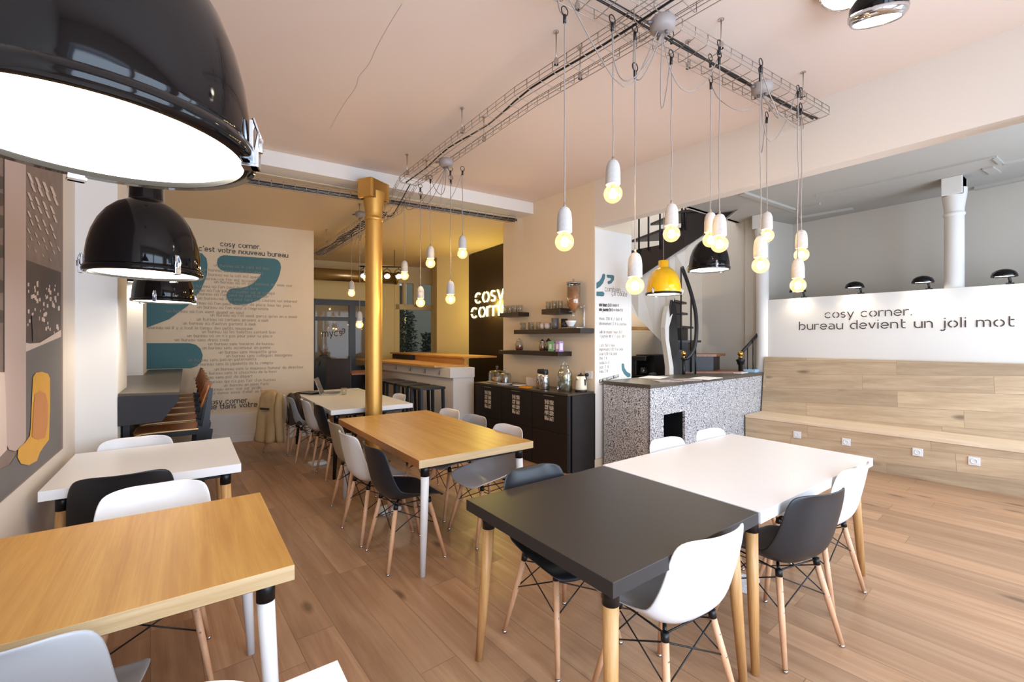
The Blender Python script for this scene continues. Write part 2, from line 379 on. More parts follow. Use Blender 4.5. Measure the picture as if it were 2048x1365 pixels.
# ---------------------------------------------------------------- stroke lettering (stencil style)
def arc(cx, cy, rx, ry, a0, a1, n=7):
    return [(cx + rx * math.cos(math.radians(a0 + (a1 - a0) * i / n)), cy + ry * math.sin(math.radians(a0 + (a1 - a0) * i / n))) for i in range(n + 1)]
def bowl(x, a0, a1, n=7): return arc(x + .45, .5, .45, .5, a0, a1, n)
GL = {
 'c': (.85, [bowl(0, 50, 165), bowl(0, 195, 310)]), 'o': (.9, [bowl(0, -72, 72), bowl(0, 108, 252)]),
 's': (.62, [arc(.3, .75, .27, .25, 40, 230, 8) + arc(.3, .25, .27, .25, 50, -140, 8)]),
 'y': (.8, [[(0, 1), (.36, .12)], [(.8, 1), (.22, -.5)]]), 'r': (.5, [[(0, 0), (0, 1)], arc(.4, .6, .32, .4, 130, 60, 4)]),
 'n': (.8, [[(0, 0), (0, 1)], arc(.42, .6, .36, .4, 130, 0, 6) + [(.78, 0)]]),
 'm': (1.3, [[(0, 0), (0, 1)], arc(.35, .65, .3, .35, 130, 0, 5) + [(.65, 0)], arc(.97, .65, .3, .35, 130, 0, 5) + [(1.27, 0)]]),
 'e': (.88, [[(.2, .5), (.88, .5)] + arc(.45, .5, .43, .5, 8, 160, 8), arc(.45, .5, .45, .5, 190, 315, 7)]),
 'u': (.8, [[(0, 1), (0, .4)] + arc(.38, .4, .38, .4, 180, 310, 6), [(.8, 1), (.8, 0)]]),
 'b': (.88, [[(0, 1.5), (0, 0)], arc(.42, .5, .44, .5, 135, -100, 9)]), 'd': (.88, [[(.85, 1.5), (.85, 0)], arc(.43, .5, .43, .5, 50, 280, 9)]),
 'p': (.88, [[(0, 1), (0, -.5)], arc(.42, .5, .44, .5, 135, -130, 9)]), 'q': (.88, [[(.85, 1), (.85, -.5)], arc(.43, .5, .43, .5, 45, 315, 9)]),
 'a': (.8, [[(.1, .97), (.5, .98), (.75, .75), (.75, 0)], arc(.36, .3, .34, .28, 70, 300, 7)]),
 'v': (.75, [[(0, 1), (.32, .1)], [(.75, 1), (.4, .05)]]), 'i': (.1, [[(.05, 0), (.05, 1)], [(.05, 1.38), (.05, 1.45)]]),
 't': (.55, [[(.15, 1.45), (.15, .25), (.3, .02), (.55, .02)], [(.3, .98), (.55, .98)]]), 'l': (.1, [[(.05, 0), (.05, 1.5)]]),
 'j': (.3, [[(.25, 1), (.25, -.1)], arc(.0, -.25, .25, .25, 0, -130, 5), [(.25, 1.38), (.25, 1.45)]]), '.': (.15, [[(.07, 0), (.07, .08)]]),
 "'": (.1, [[(.05, 1.3), (.05, 1.55)]]), 'x': (.7, [[(0, 0), (.7, 1)], [(0, 1), (.7, 0)]]), 'z': (.7, [[(0, 1), (.7, 1), (0, 0), (.7, 0)]]),
 'g': (.88, [arc(.43, .5, .43, .5, 45, 315, 9), [(.85, 1), (.85, -.2)] + arc(.5, -.2, .35, .3, 0, -130, 5)]),
 'h': (.8, [[(0, 0), (0, 1.5)], arc(.42, .6, .36, .4, 130, 0, 6) + [(.78, 0)]]), 'f': (.5, [[(.15, 0), (.15, 1.2), (.3, 1.5), (.5, 1.5)], [(0, .98), (.45, .98)]]),
 'w': (1.1, [[(0, 1), (.28, 0), (.55, .9), (.82, 0), (1.1, 1)]]), 'P': (.8, [[(0, 0), (0, 1.45), (.5, 1.45), (.75, 1.1), (.5, .75), (0, .75)]]),
 'k': (.7, [[(0, 0), (0, 1.5)], [(.65, 1), (.1, .45), (.7, 0)]]), '0': (.8, [arc(.4, .7, .38, .7, 0, 360, 12)]), '1': (.4, [[(0, 1.1), (.3, 1.4), (.3, 0)]]),
 '2': (.75, [arc(.37, 1.05, .35, .35, 160, -30, 7) + [(0, 0), (.75, 0)]]), '3': (.7, [arc(.33, 1.05, .33, .33, 150, -80, 7), arc(.33, .37, .37, .37, 80, -150, 7)]),
 '5': (.7, [[(.65, 1.4), (.1, 1.4), (.05, .8)] + arc(.33, .42, .36, .42, 110, -150, 8)]), '4': (.8, [[(.55, 0), (.55, 1.4), (0, .4), (.8, .4)]]),
 '9': (.75, [arc(.37, 1.0, .35, .38, 0, 360, 10), [(.72, 1), (.4, 0)]]), '6': (.75, [arc(.37, .4, .35, .38, 0, 360, 10), [(.05, .5), (.4, 1.4)]]),
 '7': (.7, [[(0, 1.4), (.7, 1.4), (.25, 0)]]), '8': (.75, [arc(.37, 1.05, .3, .33, 0, 360, 10), arc(.37, .38, .36, .37, 0, 360, 10)]),
 ',': (.15, [[(.1, .05), (0, -.25)]]), '/': (.6, [[(0, -.1), (.6, 1.4)]]), '€': (.9, [arc(.5, .7, .42, .65, 45, 315, 9), [(0, .85), (.6, .85)], [(0, .55), (.6, .55)]]),
 '*': (.9, [[(.8, .5), (.1, .5)] + arc(.45, .5, .43, .5, 188, 340, 8), arc(.45, .5, .45, .5, 10, 135, 7)]),
}
ACC = {'é': ('e', [[(.35, 1.25), (.6, 1.5)]]), 'è': ('e', [[(.6, 1.25), (.35, 1.5)]]), 'ù': ('u', [[(.5, 1.25), (.25, 1.5)]]), 'à': ('a', [[(.5, 1.25), (.25, 1.5)]]),
       'û': ('u', [[(.15, 1.25), (.4, 1.5), (.65, 1.25)]]), 'ç': ('c', [[(.5, -.05), (.6, -.25), (.35, -.35)]])}
for k, (b_, e_) in ACC.items(): GL[k] = (GL[b_][0], GL[b_][1] + e_)
def strokes(txt, sp=.32, space=.75):
    x = 0; out = []
    for ch in txt:
        if ch == ' ': x += space; continue
        wd, st = GL.get(ch, GL['o'])
        for s_ in st: out.append([(x + a, b) for a, b in s_])
        x += wd + sp
    return out, x - sp
def write(mb, txt, p0, p1, xh, nrm, wt=.16, z0=None, tube=False, sp=.32, space=.75):
    """text from point p0 to p1 (baseline), x-height xh"""
    st, W = strokes(txt, sp, space); p0 = Vector(p0); p1 = Vector(p1); ax = (p1 - p0) / W
    for s_ in st:
        q = [p0 + ax * a + V(0, 0, b * xh) for a, b in s_]
        if tube: mb.tube(q, wt * xh / 2, 6)
        else: mb.ribbon(q, wt * xh, nrm)
    return mb

# ================================================================ SETTING
ZC, ZL = 3.34, 3.19
C = V(3.825, 3.59, 0)                       # corner of the shelf wall
wa = math.radians(2.7); wt_ = V(-math.sin(wa), math.cos(wa), 0); wn_ = V(-math.cos(wa), -math.sin(wa), 0)
def SW(s, o, z=0): return C + wt_ * s + wn_ * o + V(0, 0, z)
B0 = V(6.264, 1.716, 0); ba = math.radians(3)
bt_ = V(-math.sin(ba), math.cos(ba), 0); bn_ = V(math.cos(ba), math.sin(ba), 0)
def BW(s, o, z=0): return B0 + bt_ * s + bn_ * o + V(0, 0, z)
# floor
structure('floor', MB().box((-1.2, -1.7, -0.1), (8.4, 14, 0)), M['floor'])
# ceilings
def stepy(x): return 4.99 - (x + .64) * .075
structure('ceiling', MB().prism([(-1.1, -1.7), (4.2, -1.7), (4.0, 3.7), (3.9, stepy(3.9)), (-1.1, stepy(-1.1))], ZC, ZC + .12), M['ceil'])
structure('trim_1', MB().prism([(-1.1, stepy(-1.1)), (3.9, stepy(3.9)), (3.9, stepy(3.9) + .25), (-1.1, stepy(-1.1) + .25)], ZL, ZC + .12), M['wallw'])
structure('ceiling_rear', MB().prism([(-1.1, stepy(-1.1) + .25), (5.6, stepy(3.9) + .25), (5.6, 10.6), (-1.1, 10.6)], ZL, ZL + .12), M['ceilb'])
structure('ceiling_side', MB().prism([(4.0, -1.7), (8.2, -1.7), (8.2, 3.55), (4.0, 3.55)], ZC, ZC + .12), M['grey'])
structure('ceiling_stairwell', MB().box((3.9, 3.5, 5.0), (8.2, 5.8, 5.1)), M['wallw'])
ceil_ = bpy.data.objects['ceiling']
mb = MB(); mb.ribbon(clean([G(u, v, ZC - .001) for u, v in ((804, 8), (778, 50), (752, 97), (738, 128), (717, 154), (711, 176), (690, 205), (673, 234), (660, 258))], 3), .0018, V(0, 0, 1)); mb.build('crack', M['cord'], ceil_, fix=False)
# walls, left side
structure('wall_left', MB().box((-.84, -1.7, 0), (-.64, 4.34, ZC)), M['wall'])
structure('wall_left_pier', MB().box((-1.1, 4.34, 0), (-.415, 4.965, ZC)), M['wallw'], bevel=.004)
structure('wall_left_recess', MB().box((-1.1, 4.965, 0), (-.92, 6.55, ZL)), M['wallw'])
structure('wall_left_far_pier', MB().prism([(-1.1, 6.62), (-.405, 6.5), (-.42, 7.3), (-.47, 7.66), (-1.1, 7.8)], 0, ZL), M['wallw'], bevel=.004)
# text wall
TW0, TW1 = V(-.95, 7.79, 0), V(1.594, 7.42, 0)
tn = V(-(7.42 - 7.79), (1.594 + .95), 0).normalized() * -1
tw = structure('wall_text', MB().prism([(TW0.x, TW0.y), (TW1.x, TW1.y), (2.02, 10.2), (-.95, 10.4)], 0, ZL), M['walltan'])
tdir = (TW1 - TW0).normalized()
def TWp(u, v, off=.004):
    p = onplane(u, v, TW0 + tn * off, tn); return p
structure('baseboard_text_wall', MB().prism([TW0 + tn * .0, TW1 + tn * .0, TW1 + tn * .03, TW0 + tn * .03], 0, .11), M['wallw'])
structure('trim_2', MB().prism([TW0, TW1, TW1 + tn * .018, TW0 + tn * .018], .112, .42), M['wallw'])
# painted shapes and lettering on the text wall
def decal(name, px, m, parent, fn, off=.0075):
    mb = MB(); mb.face([fn(u, v, off) for u, v in px]); return mb.build(name, m, parent, fix=False)
q = 6.823
sh1 = [(380 + x / q, 440 + y / q) for x, y in [(470, 483), (1150, 530), (1200, 550), (1232, 590), (1243, 650), (1225, 740), (1190, 830), (1130, 930), (1040, 1030), (930, 1100), (800, 1145), (680, 1160), (600, 1158), (545, 1130), (510, 1085), (498, 1040), (508, 990), (540, 950), (590, 935), (690, 932), (780, 910), (860, 868), (930, 800), (975, 738), (480, 706), (420, 680), (380, 640), (368, 590), (380, 530), (420, 495)]]
decal('painted_quote_mark', sh1, M['teal'], tw, TWp)
decal('painted_quote_mark', [(392, 505), (404, 507), (413, 517), (415, 530), (414, 550), (402, 580), (376, 612), (338, 639), (280, 661), (280, 603), (330, 588), (362, 560), (378, 520), (384, 508)], M['teal'], tw, TWp)
decal('painted_bar', [(270, 686.8), (380, 687), (392, 690), (401, 698), (405.5, 711), (403, 724), (394, 733), (382, 737), (270, 738.5)], M['teal'], tw, TWp)
mb = MB()
def wline(mb, txt, u0, v0, u1, v1, xh, fn, wt=.17, nrm=None, **k):
    a = fn(u0, v0, .007); b = fn(u1, v1, .007); b.z = a.z; write(mb, txt, a, b, xh, nrm, wt, **k)
wline(mb, 'cosy corner.', 441, 492, 521, 497, .046, TWp, .2, nrm=tn)
wline(mb, "c'est votre nouveau bureau", 398, 501.5, 576, 511, .046, TWp, .2, nrm=tn)
wline(mb, 'cosy corner.', 414, 810, 497, 804, .050, TWp, .2, nrm=tn)
wline(mb, 'bienvenue dans votre nouveau bureau', 360, 823, 622, 803, .050, TWp, .2, nrm=tn)
mb.build('lettering', M['ink'], tw, fix=False)
LN = ["un bureau où le café est bon|428|531", "un bureau où le café est offert|405|540", "un bureau où la wifi est speed|405|549", "un bureau où l'on est accueilli|396|557",
 "un bureau où on est content de vous voir|429|564.5", "un bureau où l'on peut lire un livre|380|572", "un bureau où l'on peut travailler sur le canapé|370|580", "un bureau où l'on peut ne pas travailler|385|588",
 "un bureau où l'on peut faire ses courses sur internet|396|597", "un bureau où l'on peut changer de place tous les jours|372|606", "un bureau où l'on vient à l'improviste|395|615", "un bureau où l'on vient quand on veut|334|623",
 "un bureau où l'on vient parce qu'on en a envie|421|631", "un bureau où certains arrivent à midi|394|639.5", "un bureau où d'autres partent à midi|366|647.5", "un bureau où il y a tout le temps des petits nouveaux|283|656",
 "un bureau où les toilettes sentent bon|404|664.5", "un bureau où on n'a pas peur pour sa place|375|672.5", "un bureau sans dress code|350|681", "un bureau sans horaires de bureau|417|689", "un bureau sans ascenseur en panne|405|697",
 "un bureau sans moquette grise|438|705.5", "un bureau sans collègues misogynes|453|713", "un bureau sans patron paternaliste|376|721.5", "un bureau sans la pipelette de la compta|388|730", "un bureau sans la mauvaise humeur du directeur|430|739.5",
 "un bureau sans le chouchou de la boss|406|748", "un bureau sans pot de départ|388|757", "un bureau qui n'a pas l'air d'un bureau|406|765.5", "un bureau en plein Paris|448|772", "un bureau avec vue sur jardin|408|781", "un bureau qui donne envie d'aller au bureau|376|790"]
UNIT = (TWp(458, 684) - TWp(350, 684)).length / strokes('un bureau sans dress code', .42, .9)[1]
mb = MB()
for l in LN:
    t_, u_, v_ = l.split('|'); a = TWp(float(u_), float(v_) + 2, .008); st, W = strokes(t_, .42, .9)
    write(mb, t_, a, a + tdir * W * UNIT, .027, tn, .15, sp=.42, space=.9)
mb.build('small_lettering', M['inkl'], tw, fix=False)
# rear wall with the glazed office front and a courtyard window
def rw(x): return 10.04 - (x - 2.28) * .176
def rwall(mb, x0, x1, z0, z1, th=.15): mb.prism([(x0, rw(x0)), (x1, rw(x1)), (x1, rw(x1) + th), (x0, rw(x0) + th)], z0, z1)
mb = MB(); rwall(mb, 1.6, 3.35, 2.36, ZL); rwall(mb, 3.35, 3.86, 0, ZL); rwall(mb, 3.86, 4.75, 0, 1.14); rwall(mb, 3.86, 4.75, 2.88, ZL); rwall(mb, 4.75, 5.6, 0, ZL)
structure('wall_rear', mb, M['wallyel'])
# rear right walls
structure('wall_rear_right', MB().prism([(4.16, 8.3), (4.52, 7.62), (4.56, 7.62), (5.6, 7.6), (5.6, 9.4), (4.6, 9.4)], 0, ZL), M['wallyel'])
structure('wall_black_panel', MB().prism([(4.46, 5.32), (4.58, 5.32), (4.62, 7.62), (4.52, 7.62)], 0, ZL - .02), M['blackw'])
# shelf wall pier and header
pier = structure('wall_pier', MB().prism([(3.825, 3.59), (4.47, 3.575), (4.42, 5.32), (3.742, 5.32)], 0, ZL + .15), M['walltan'])
structure('baseboard_pier', MB().prism([(3.815, 3.575), (4.47, 3.56), (4.47, 3.575), (3.815, 3.59)], 0, .09), M['walltan'])
structure('trim_3', MB().prism([(3.826, 3.59), (3.995, -.1), (4.05, -1.6), (4.19, -1.6), (4.135, -.1), (3.966, 3.59)], 2.81, ZC + .02), M['wall'])
structure('trim_4', MB().box((3.99, -1.6, 2.2), (4.5, .18, 2.81)), M['wallw'])
# price panel on the end of the pier
PN = V(-.0233, -1, 0).normalized()
def PP(u, v, off=.0075): return onplane(u, v, C + PN * off, PN)
pp = MB().slab([C + PN * .001 + V(.004, 0, .1), C + PN * .001 + V(.64, -.015, .1), C + PN * .001 + V(.64, -.015, 2.79), C + PN * .001 + V(.004, 0, 2.79)], PN * .004).build('price_panel', M['wallw'])
tag(pp, 'tall white price panel with teal quote marks on the pillar behind the counter', 'sign')
decal('quote_mark', [(1193, 566), (1199, 562), (1203.5, 555), (1205, 549), (1208, 547.5), (1210.5, 550), (1209.5, 558), (1206, 567), (1200, 574), (1193, 578)], M['teal'], pp, PP)
decal('quote_mark', [(1213, 551), (1215, 549.5), (1226, 550.5), (1228.5, 553), (1228, 560), (1223, 567), (1217, 569), (1215, 566), (1216, 563), (1221, 561), (1222.5, 557), (1215, 556)], M['teal'], pp, PP)
decal('quote_bar', [(1193, 583.5), (1206, 583.5), (1209, 587), (1208, 592), (1205, 593.5), (1193, 592.5)], M['teal'], pp, PP)
decal('quote_curl', [(1243, 729), (1245, 727), (1248, 728), (1249.5, 737), (1254, 744), (1261, 748), (1261, 754), (1255, 755), (1248, 748), (1244, 740)], M['teal'], pp, PP)
mb = MB()
wline(mb, 'combien', 1210, 582.5, 1240.5, 584.5, .042, PP, .12, nrm=PN); wline(mb, 'ça coûte', 1223.5, 591, 1254, 594, .042, PP, .12, nrm=PN)
for t_, u0, u1, v_ in (('une heure 5 €', 1198.5, 1221, 612.5), ('une journée 24 €', 1198.5, 1225, 622)): wline(mb, t_, u0, v_, u1, v_ + .2, .026, PP, .3, nrm=PN)
mb.build('dark_lettering', M['ink'], pp, fix=False)
mb = MB()
for t_, u0, u1, v_ in (('la suivante 4 €', 1223, 1238, 613), ('ou demie 15 €', 1227, 1246, 622.5), ('mois 200 € / 360 €', 1198.5, 1244, 640), ('abonnement 12 € la journée', 1198.5, 1253, 650), ('salle de réunion 1 heure 30 €', 1199, 1244, 667), ('1 journée 180 € / 2 jours 300 €', 1200, 1252, 675.5),
                       ('café 150 € mois', 1199, 1230, 694), ('impressions 0,05 € la page', 1199, 1246, 702), ('scan 0,20 € la page', 1199, 1234, 711), ('thé 2 €', 1199, 1214, 720), ('soda 14 €', 1199, 1219, 729), ('jus 2 €', 1199, 1218, 737.5), ('eau 2 €', 1199, 1216, 746), ('snack', 1199, 1209, 771)):
    wline(mb, t_, u0, v_, u1, v_ + .15, .024, PP, .22, nrm=PN)
mb.build('pale_lettering', M['inkp'], pp, fix=False)
decal('dark_strip', [(1198.5, 760), (1237, 749), (1237.5, 754.5), (1199, 766.5)], M['blackp'], pp, PP, .008)
mb = MB(); a = PP(1200.5, 764.3, .009); b = PP(1236, 753.7, .009); write(mb, 'et une bonne idée', a, b, .022, PN, .25); mb.build('strip_lettering', M['paper'], pp, fix=False)
# right room: partition with lettering, walls
WOFF = .72
pts = [BW(1.42, WOFF), BW(-3.3, WOFF), BW(-3.3, WOFF + .14), BW(1.42, WOFF + .14)]
PZ = 2.075
part = structure('wall_partition', MB().prism(pts, 0, PZ), M['wallw'])
WP = BW(0, WOFF)
def BP(u, v, off=.003): return onplane(u, v, WP - bn_ * off, bn_)
mb = MB(); wline(mb, 'cosy corner.', 1650, 636.3, 1824, 631, .068, BP, .17, nrm=bn_); wline(mb, 'bureau devient un joli mot', 1599, 659.8, 2028, 655.5, .072, BP, .17, nrm=bn_)
mb.build('lettering', M['ink'], part, fix=False)
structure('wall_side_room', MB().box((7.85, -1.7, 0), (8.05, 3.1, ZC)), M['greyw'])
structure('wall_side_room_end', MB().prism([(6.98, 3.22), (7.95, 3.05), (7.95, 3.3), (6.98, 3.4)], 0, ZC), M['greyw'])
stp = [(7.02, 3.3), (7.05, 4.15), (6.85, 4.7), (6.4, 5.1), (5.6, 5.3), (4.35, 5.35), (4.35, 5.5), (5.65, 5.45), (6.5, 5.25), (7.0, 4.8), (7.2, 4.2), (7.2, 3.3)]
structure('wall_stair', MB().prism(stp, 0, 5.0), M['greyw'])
structure('wall_stair_upper', MB().prism([(4.0, 3.5), (8.1, 3.5), (8.1, 3.58), (4.0, 3.58)], ZC, 5.0), M['wallw'])
structure('wall_stair_left', MB().prism([(4.3, 3.6), (4.36, 3.6), (4.36, 5.5), (4.3, 5.5)], ZL + .15, 5.0), M['wallw'])
# mouldings on the side room ceiling
def strip(mb, pts, wd, z, hgt):
    for a, b in zip(pts, pts[1:]):
        t_ = (b - a).normalized(); x = V(-t_.y, t_.x, 0) * wd / 2
        mb.prism([a + x, a - x, b - x, b + x], z - hgt, z)
mb = MB()
e = [G(1632, 391, ZC), G(1988, 312, ZC), G(2004, 326, ZC), G(2060, 316, ZC)]
strip(mb, e, .035, ZC, .022)
e = [G(1628, 396, ZC), G(1680, 408, ZC), G(1655, 400, ZC)]
strip(mb, [G(1590, 418, ZC), G(1640, 405, ZC)], .03, ZC, .03); strip(mb, [G(1484, 384, ZC), G(1592, 420, ZC)], .07, ZC, .03); strip(mb, [G(1600, 434, ZC), G(1706, 416, ZC)], .09, ZC, .035); strip(mb, [G(1950, 375, ZC), G(2060, 352, ZC)], .08, ZC, .035)
strip(mb, [G(1975, 334, ZC), G(1992, 345, ZC)], .08, ZC, .02)
structure('trim_5', mb, M['grey'])
# front wall with shop windows behind the camera
mb = MB()
for x0, x1, z0, z1 in ((-.84, 8.1, 2.85, ZC), (-.84, 8.1, 0, .28), (-.84, -.4, .28, 2.85), (1.0, 1.12, .28, 2.85), (2.65, 3.45, .28, 2.85), (5.2, 5.3, .28, 2.85), (6.9, 8.1, .28, 2.85)): mb.box((x0, -1.58, z0), (x1, -1.46, z1))
structure('wall_front', mb, M['wallw'])
# columns
def column(name, x, y, r, z1, m, lab, cat='column'):
    t = thing(name, lab, cat, (x, y, 0))
    MB().lathe([(r, 0), (r, z1 - .42)], n=32).build('shaft', m, t)
    mb = MB(); mb.lathe([(r, z1 - .43), (r * 1.12, z1 - .42), (r * 1.12, z1 - .40), (r * 1.0, z1 - .385), (r * 1.02, z1 - .34), (r * 1.28, z1 - .18), (r * 1.3, z1 - .12)], n=32)
    for s_ in (0, 1):
        a = r * 1.28; mb.prism([(-a - .03 * (1 - s_), -a * .8), (a + .03 * (1 - s_), -a * .8), (a + .03 * (1 - s_), a * .8), (-a - .03 * (1 - s_), a * .8)], z1 - .20 + s_ * .0, z1 - .001)
    mb.build('capital', m, t, bevel=.006)
    return t
gc = column('column', 1.62, 4.73, .088, ZL, M['gold'], 'gold painted iron column with flared capital between the two long tables')
gc.rotation_euler.z = .5
column('column', 7.13, 1.10, .085, ZC, M['wallw'], 'slim white column rising behind the partition near the right edge')
column('column', 6.93, 3.12, .085, ZC, M['wallw'], 'slim white column at the far end of the partition wall')

# ================================================================ BENCH
bench = thing('bench', 'long built-in oak board bench with high sloping back under the white lettered wall', 'bench', (0, 0, 0))
s0, s1 = 1.30, -3.0
MB().prism([BW(s0, 0), BW(s1, 0), BW(s1, .02), BW(s0, .02)], 0, .42).build('front_panel', M['bench'], bench)
MB().prism([BW(s0, -.01), BW(s1, -.01), BW(s1, .70), BW(s0, .70)], .42, .455).build('seat', M['benchtop'], bench, bevel=.003)
mb = MB(); P = [BW(s0, .53, .455), BW(s1, .53, .455), BW(s1, .60, .455), BW(s0, .60, .455), BW(s0, .64, 1.235), BW(s1, .64, 1.235), BW(s1, .715, 1.235), BW(s0, .715, 1.235)]
mb.hexa(P); mb.build('backrest', M['bench'], bench)
n_ = 0
for u, v in ((1594.5, 870), (1692.5, 884.5), (1835.5, 905), (1948.5, 923)):
    p = onplane(u, v, B0 - bn_ * .004, bn_); hs = .042
    so = thing('wall_socket', ['leftmost white wall socket in the bench front nearest the counter', 'white wall socket in the bench front, second from the counter', 'white wall socket in the bench front, third from the counter', 'rightmost white wall socket in the bench front'][n_], 'socket', p, ba, 'sockets in the bench front'); n_ += 1
    MB().box((-.008, -hs, -hs), (.003, hs, hs)).build('plate', M['white'], so, bevel=.003)
    MB().lathe([(.026, .0), (.026, .004), (.02, .004), (.019, -.004), (0, -.004)], n=20, mtx=Matrix.Translation((-.0085, 0, 0)) @ Matrix.Rotation(-PI / 2, 4, 'Y')).build('outlet', M['paper'], so)
# clip lamps along the partition
labs = ['small black dome lamp clipped to the partition top nearest the stairs', 'small black dome lamp on the partition above the word cosy', 'small black dome lamp on the partition below the white column', 'small black dome lamp on the partition at the far right of the photo']
for k, (ul, ub) in enumerate(((1598, 1608), (1711, 1722), (1848, 1858), (2006, 2020))):
    base = onplane(ub, 600, BW(0, WOFF + .06), bn_); base.z = PZ
    t = thing('clip_lamp', labs[k], 'lamp', base, ba, 'black lamps along the partition')
    MB().box((-.03, -.03, 0), (.03, .03, .02)).tube([(0, 0, .02), (0, 0, .05), (-.03, .01, .10)], .012, 8).build('clamp', M['blackm'], t)
    MB().tube([(-.03, .01, .10), (-.12, .03, .12)], .008, 8).build('arm', M['blackm'], t)
    c0 = V(-.14, .035, .075)
    MB().lathe([(.10, 0), (.098, .02), (.085, .05), (.055, .072), (.02, .082), (0, .083)], c0, 28).build('shade', M['gloss'], t, solid=.002)
    MB().lathe([(0, .012), (.092, .012)], c0, 24).build('bulb_disc', M['lensw'], t, fix=False)
    spot('clip_lamp_light', c0 + V(0, 0, -.01), 6, (1, .82, .6), 2.5, (0, .35, 0), .03, .8, t)

# ================================================================ TABLES
def table(x0, y0, x1, y1, name, label, top, edge, legm, collar, legs='cone', rot=0, seam=None, side=None, splay=.032, group=None):
    cx, cy = (x0 + x1) / 2, (y0 + y1) / 2; t = thing(name, label, 'table', (cx, cy, 0), rot, group)
    a, b = (x1 - x0) / 2, (y1 - y0) / 2
    mb = MB(); mb.box((-a, -b, .69), (a, b, .74))
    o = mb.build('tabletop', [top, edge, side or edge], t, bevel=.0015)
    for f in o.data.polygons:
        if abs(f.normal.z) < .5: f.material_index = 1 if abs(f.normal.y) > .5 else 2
    ins = .075
    for sx in (-1, 1):
        for sy in (-1, 1):
            p = V(sx * (a - ins), sy * (b - ins), 0); q_ = V(sx * splay, sy * splay, 0)
            l = MB().tube([p + V(0, 0, .62) , p + q_ * .4 + V(0, 0, .35), p + q_ + V(0, 0, 0)], [.027, .024, .017], 20).build('leg', legm, t)
            MB().tube([p + V(0, 0, .615), p + V(0, 0, .69)], .0285, 20).build('collar', collar, l)
    for sy in (-1, 1): MB().box((-a + .1, sy * (b - .085), .66), (a - .1, sy * (b - .06), .69)).build('under_rail', M['blackm'], t)
    return t
T = {}
T['C'] = table(1.145, 2.525, 2.045, 4.325, 'long_table', 'long oak topped table on white legs in the middle of the room', M['oak'], M['oakedge'], M['white'], M['blackm'], side=M['oakside'])
T['WL'] = table(-.588, 3.10, .26, 4.0, 'square_table', 'white square table on oak legs beside the mural wall', M['white'], M['white'], M['leg'], M['blackm'])
T['OL'] = table(-.60, 1.60, .285, 2.46, 'square_table', 'oak square table on white legs in the left foreground', M['oak'], M['oakedge'], M['white'], M['blackm'])
T['WF'] = table(-.62, .18, .28, 1.065, 'square_table', 'white square table cut by the bottom edge of the photo', M['white'], M['white'], M['white'], M['blackm'])
T['BR'] = table(1.045, .905, 1.975, 1.785, 'square_table', 'black square table on oak legs joined to the white table', M['black'], M['black'], M['leg'], M['blackm'])
T['WR'] = table(1.985, .90, 3.47, 1.80, 'long_table', 'white table on oak legs butted against the black square table', M['white'], M['white'], M['leg'], M['blackm'])
T['WB'] = table(1.215, 4.87, 2.13, 6.95, 'long_table', 'long white table on black legs behind the gold column', M['white'], M['white'], M['blackm'], M['blackm'])

# ================================================================ SHELL CHAIRS
def shell_mesh():
    prof = [(.215, .405), (.205, .421), (.17, .432), (.10, .434), (.02, .428), (-.05, .421), (-.11, .422), (-.155, .438), (-.185, .47), (-.203, .51), (-.215, .56), (-.225, .61), (-.234, .66), (-.243, .71), (-.252, .75), (-.260, .778), (-.272, .792)]
    hw = [.19, .207, .218, .225, .230, .233, .234, .233, .231, .228, .224, .220, .217, .214, .212, .210, .208]
    n = len(prof); m = 14; bm = bmesh.new(); rows = []
    L = [0]
    for a, b in zip(prof, prof[1:]): L.append(L[-1] + math.hypot(a[0] - b[0], a[1] - b[1]))
    tot = L[-1]
    for i, (py, pz) in enumerate(prof):
        a = prof[max(i - 1, 0)]; b = prof[min(i + 1, n - 1)]; ty, tz = b[0] - a[0], b[1] - a[1]; l = math.hypot(ty, tz); ty /= l; tz /= l
        ny, nz = tz, -ty      # pointing to the sitter's side
        if ny * .5 + nz * .5 < 0: ny, nz = -ny, -nz
        s_ = L[i] / tot; k = 1.0
        for e_, rr, kk in ((L[i], .07, .80), (tot - L[i], .13, .66)):
            if e_ < rr: k = kk + (1 - kk) * (1 - (1 - e_ / rr) ** 2.3) ** (1 / 2.3)
        lift = .018 + .072 * math.exp(-((s_ - .47) / .22) ** 2) + .022 / (1 + math.exp(-(s_ - .62) * 22))
        if s_ < .12: lift *= .4 + s_ * 5
        r_ = []
        for j in range(m + 1):
            x = -1 + 2 * j / m; wx = hw[i] * k * x; c = abs(x) ** 3.0 * lift
            lip = .0 if abs(x) < .99 else .0
            # round the corners by pulling the end rows inwards at the sides
            pull = 0
            if i in (0, n - 1): pull = .028 * abs(x) ** 4
            if i in (1, n - 2): pull = .012 * abs(x) ** 4
            sg = 1 if i < n / 2 else -1
            r_.append(bm.verts.new((wx, py + ny * c - (pull * (1 if sg > 0 else 0)), pz + nz * c - (pull if sg < 0 else 0))))
        rows.append(r_)
    for A, B in zip(rows, rows[1:]):
        for j in range(m): f = bm.faces.new((A[j], A[j + 1], B[j + 1], B[j])); f.smooth = True
    bmesh.ops.recalc_face_normals(bm, faces=bm.faces)
    return bm
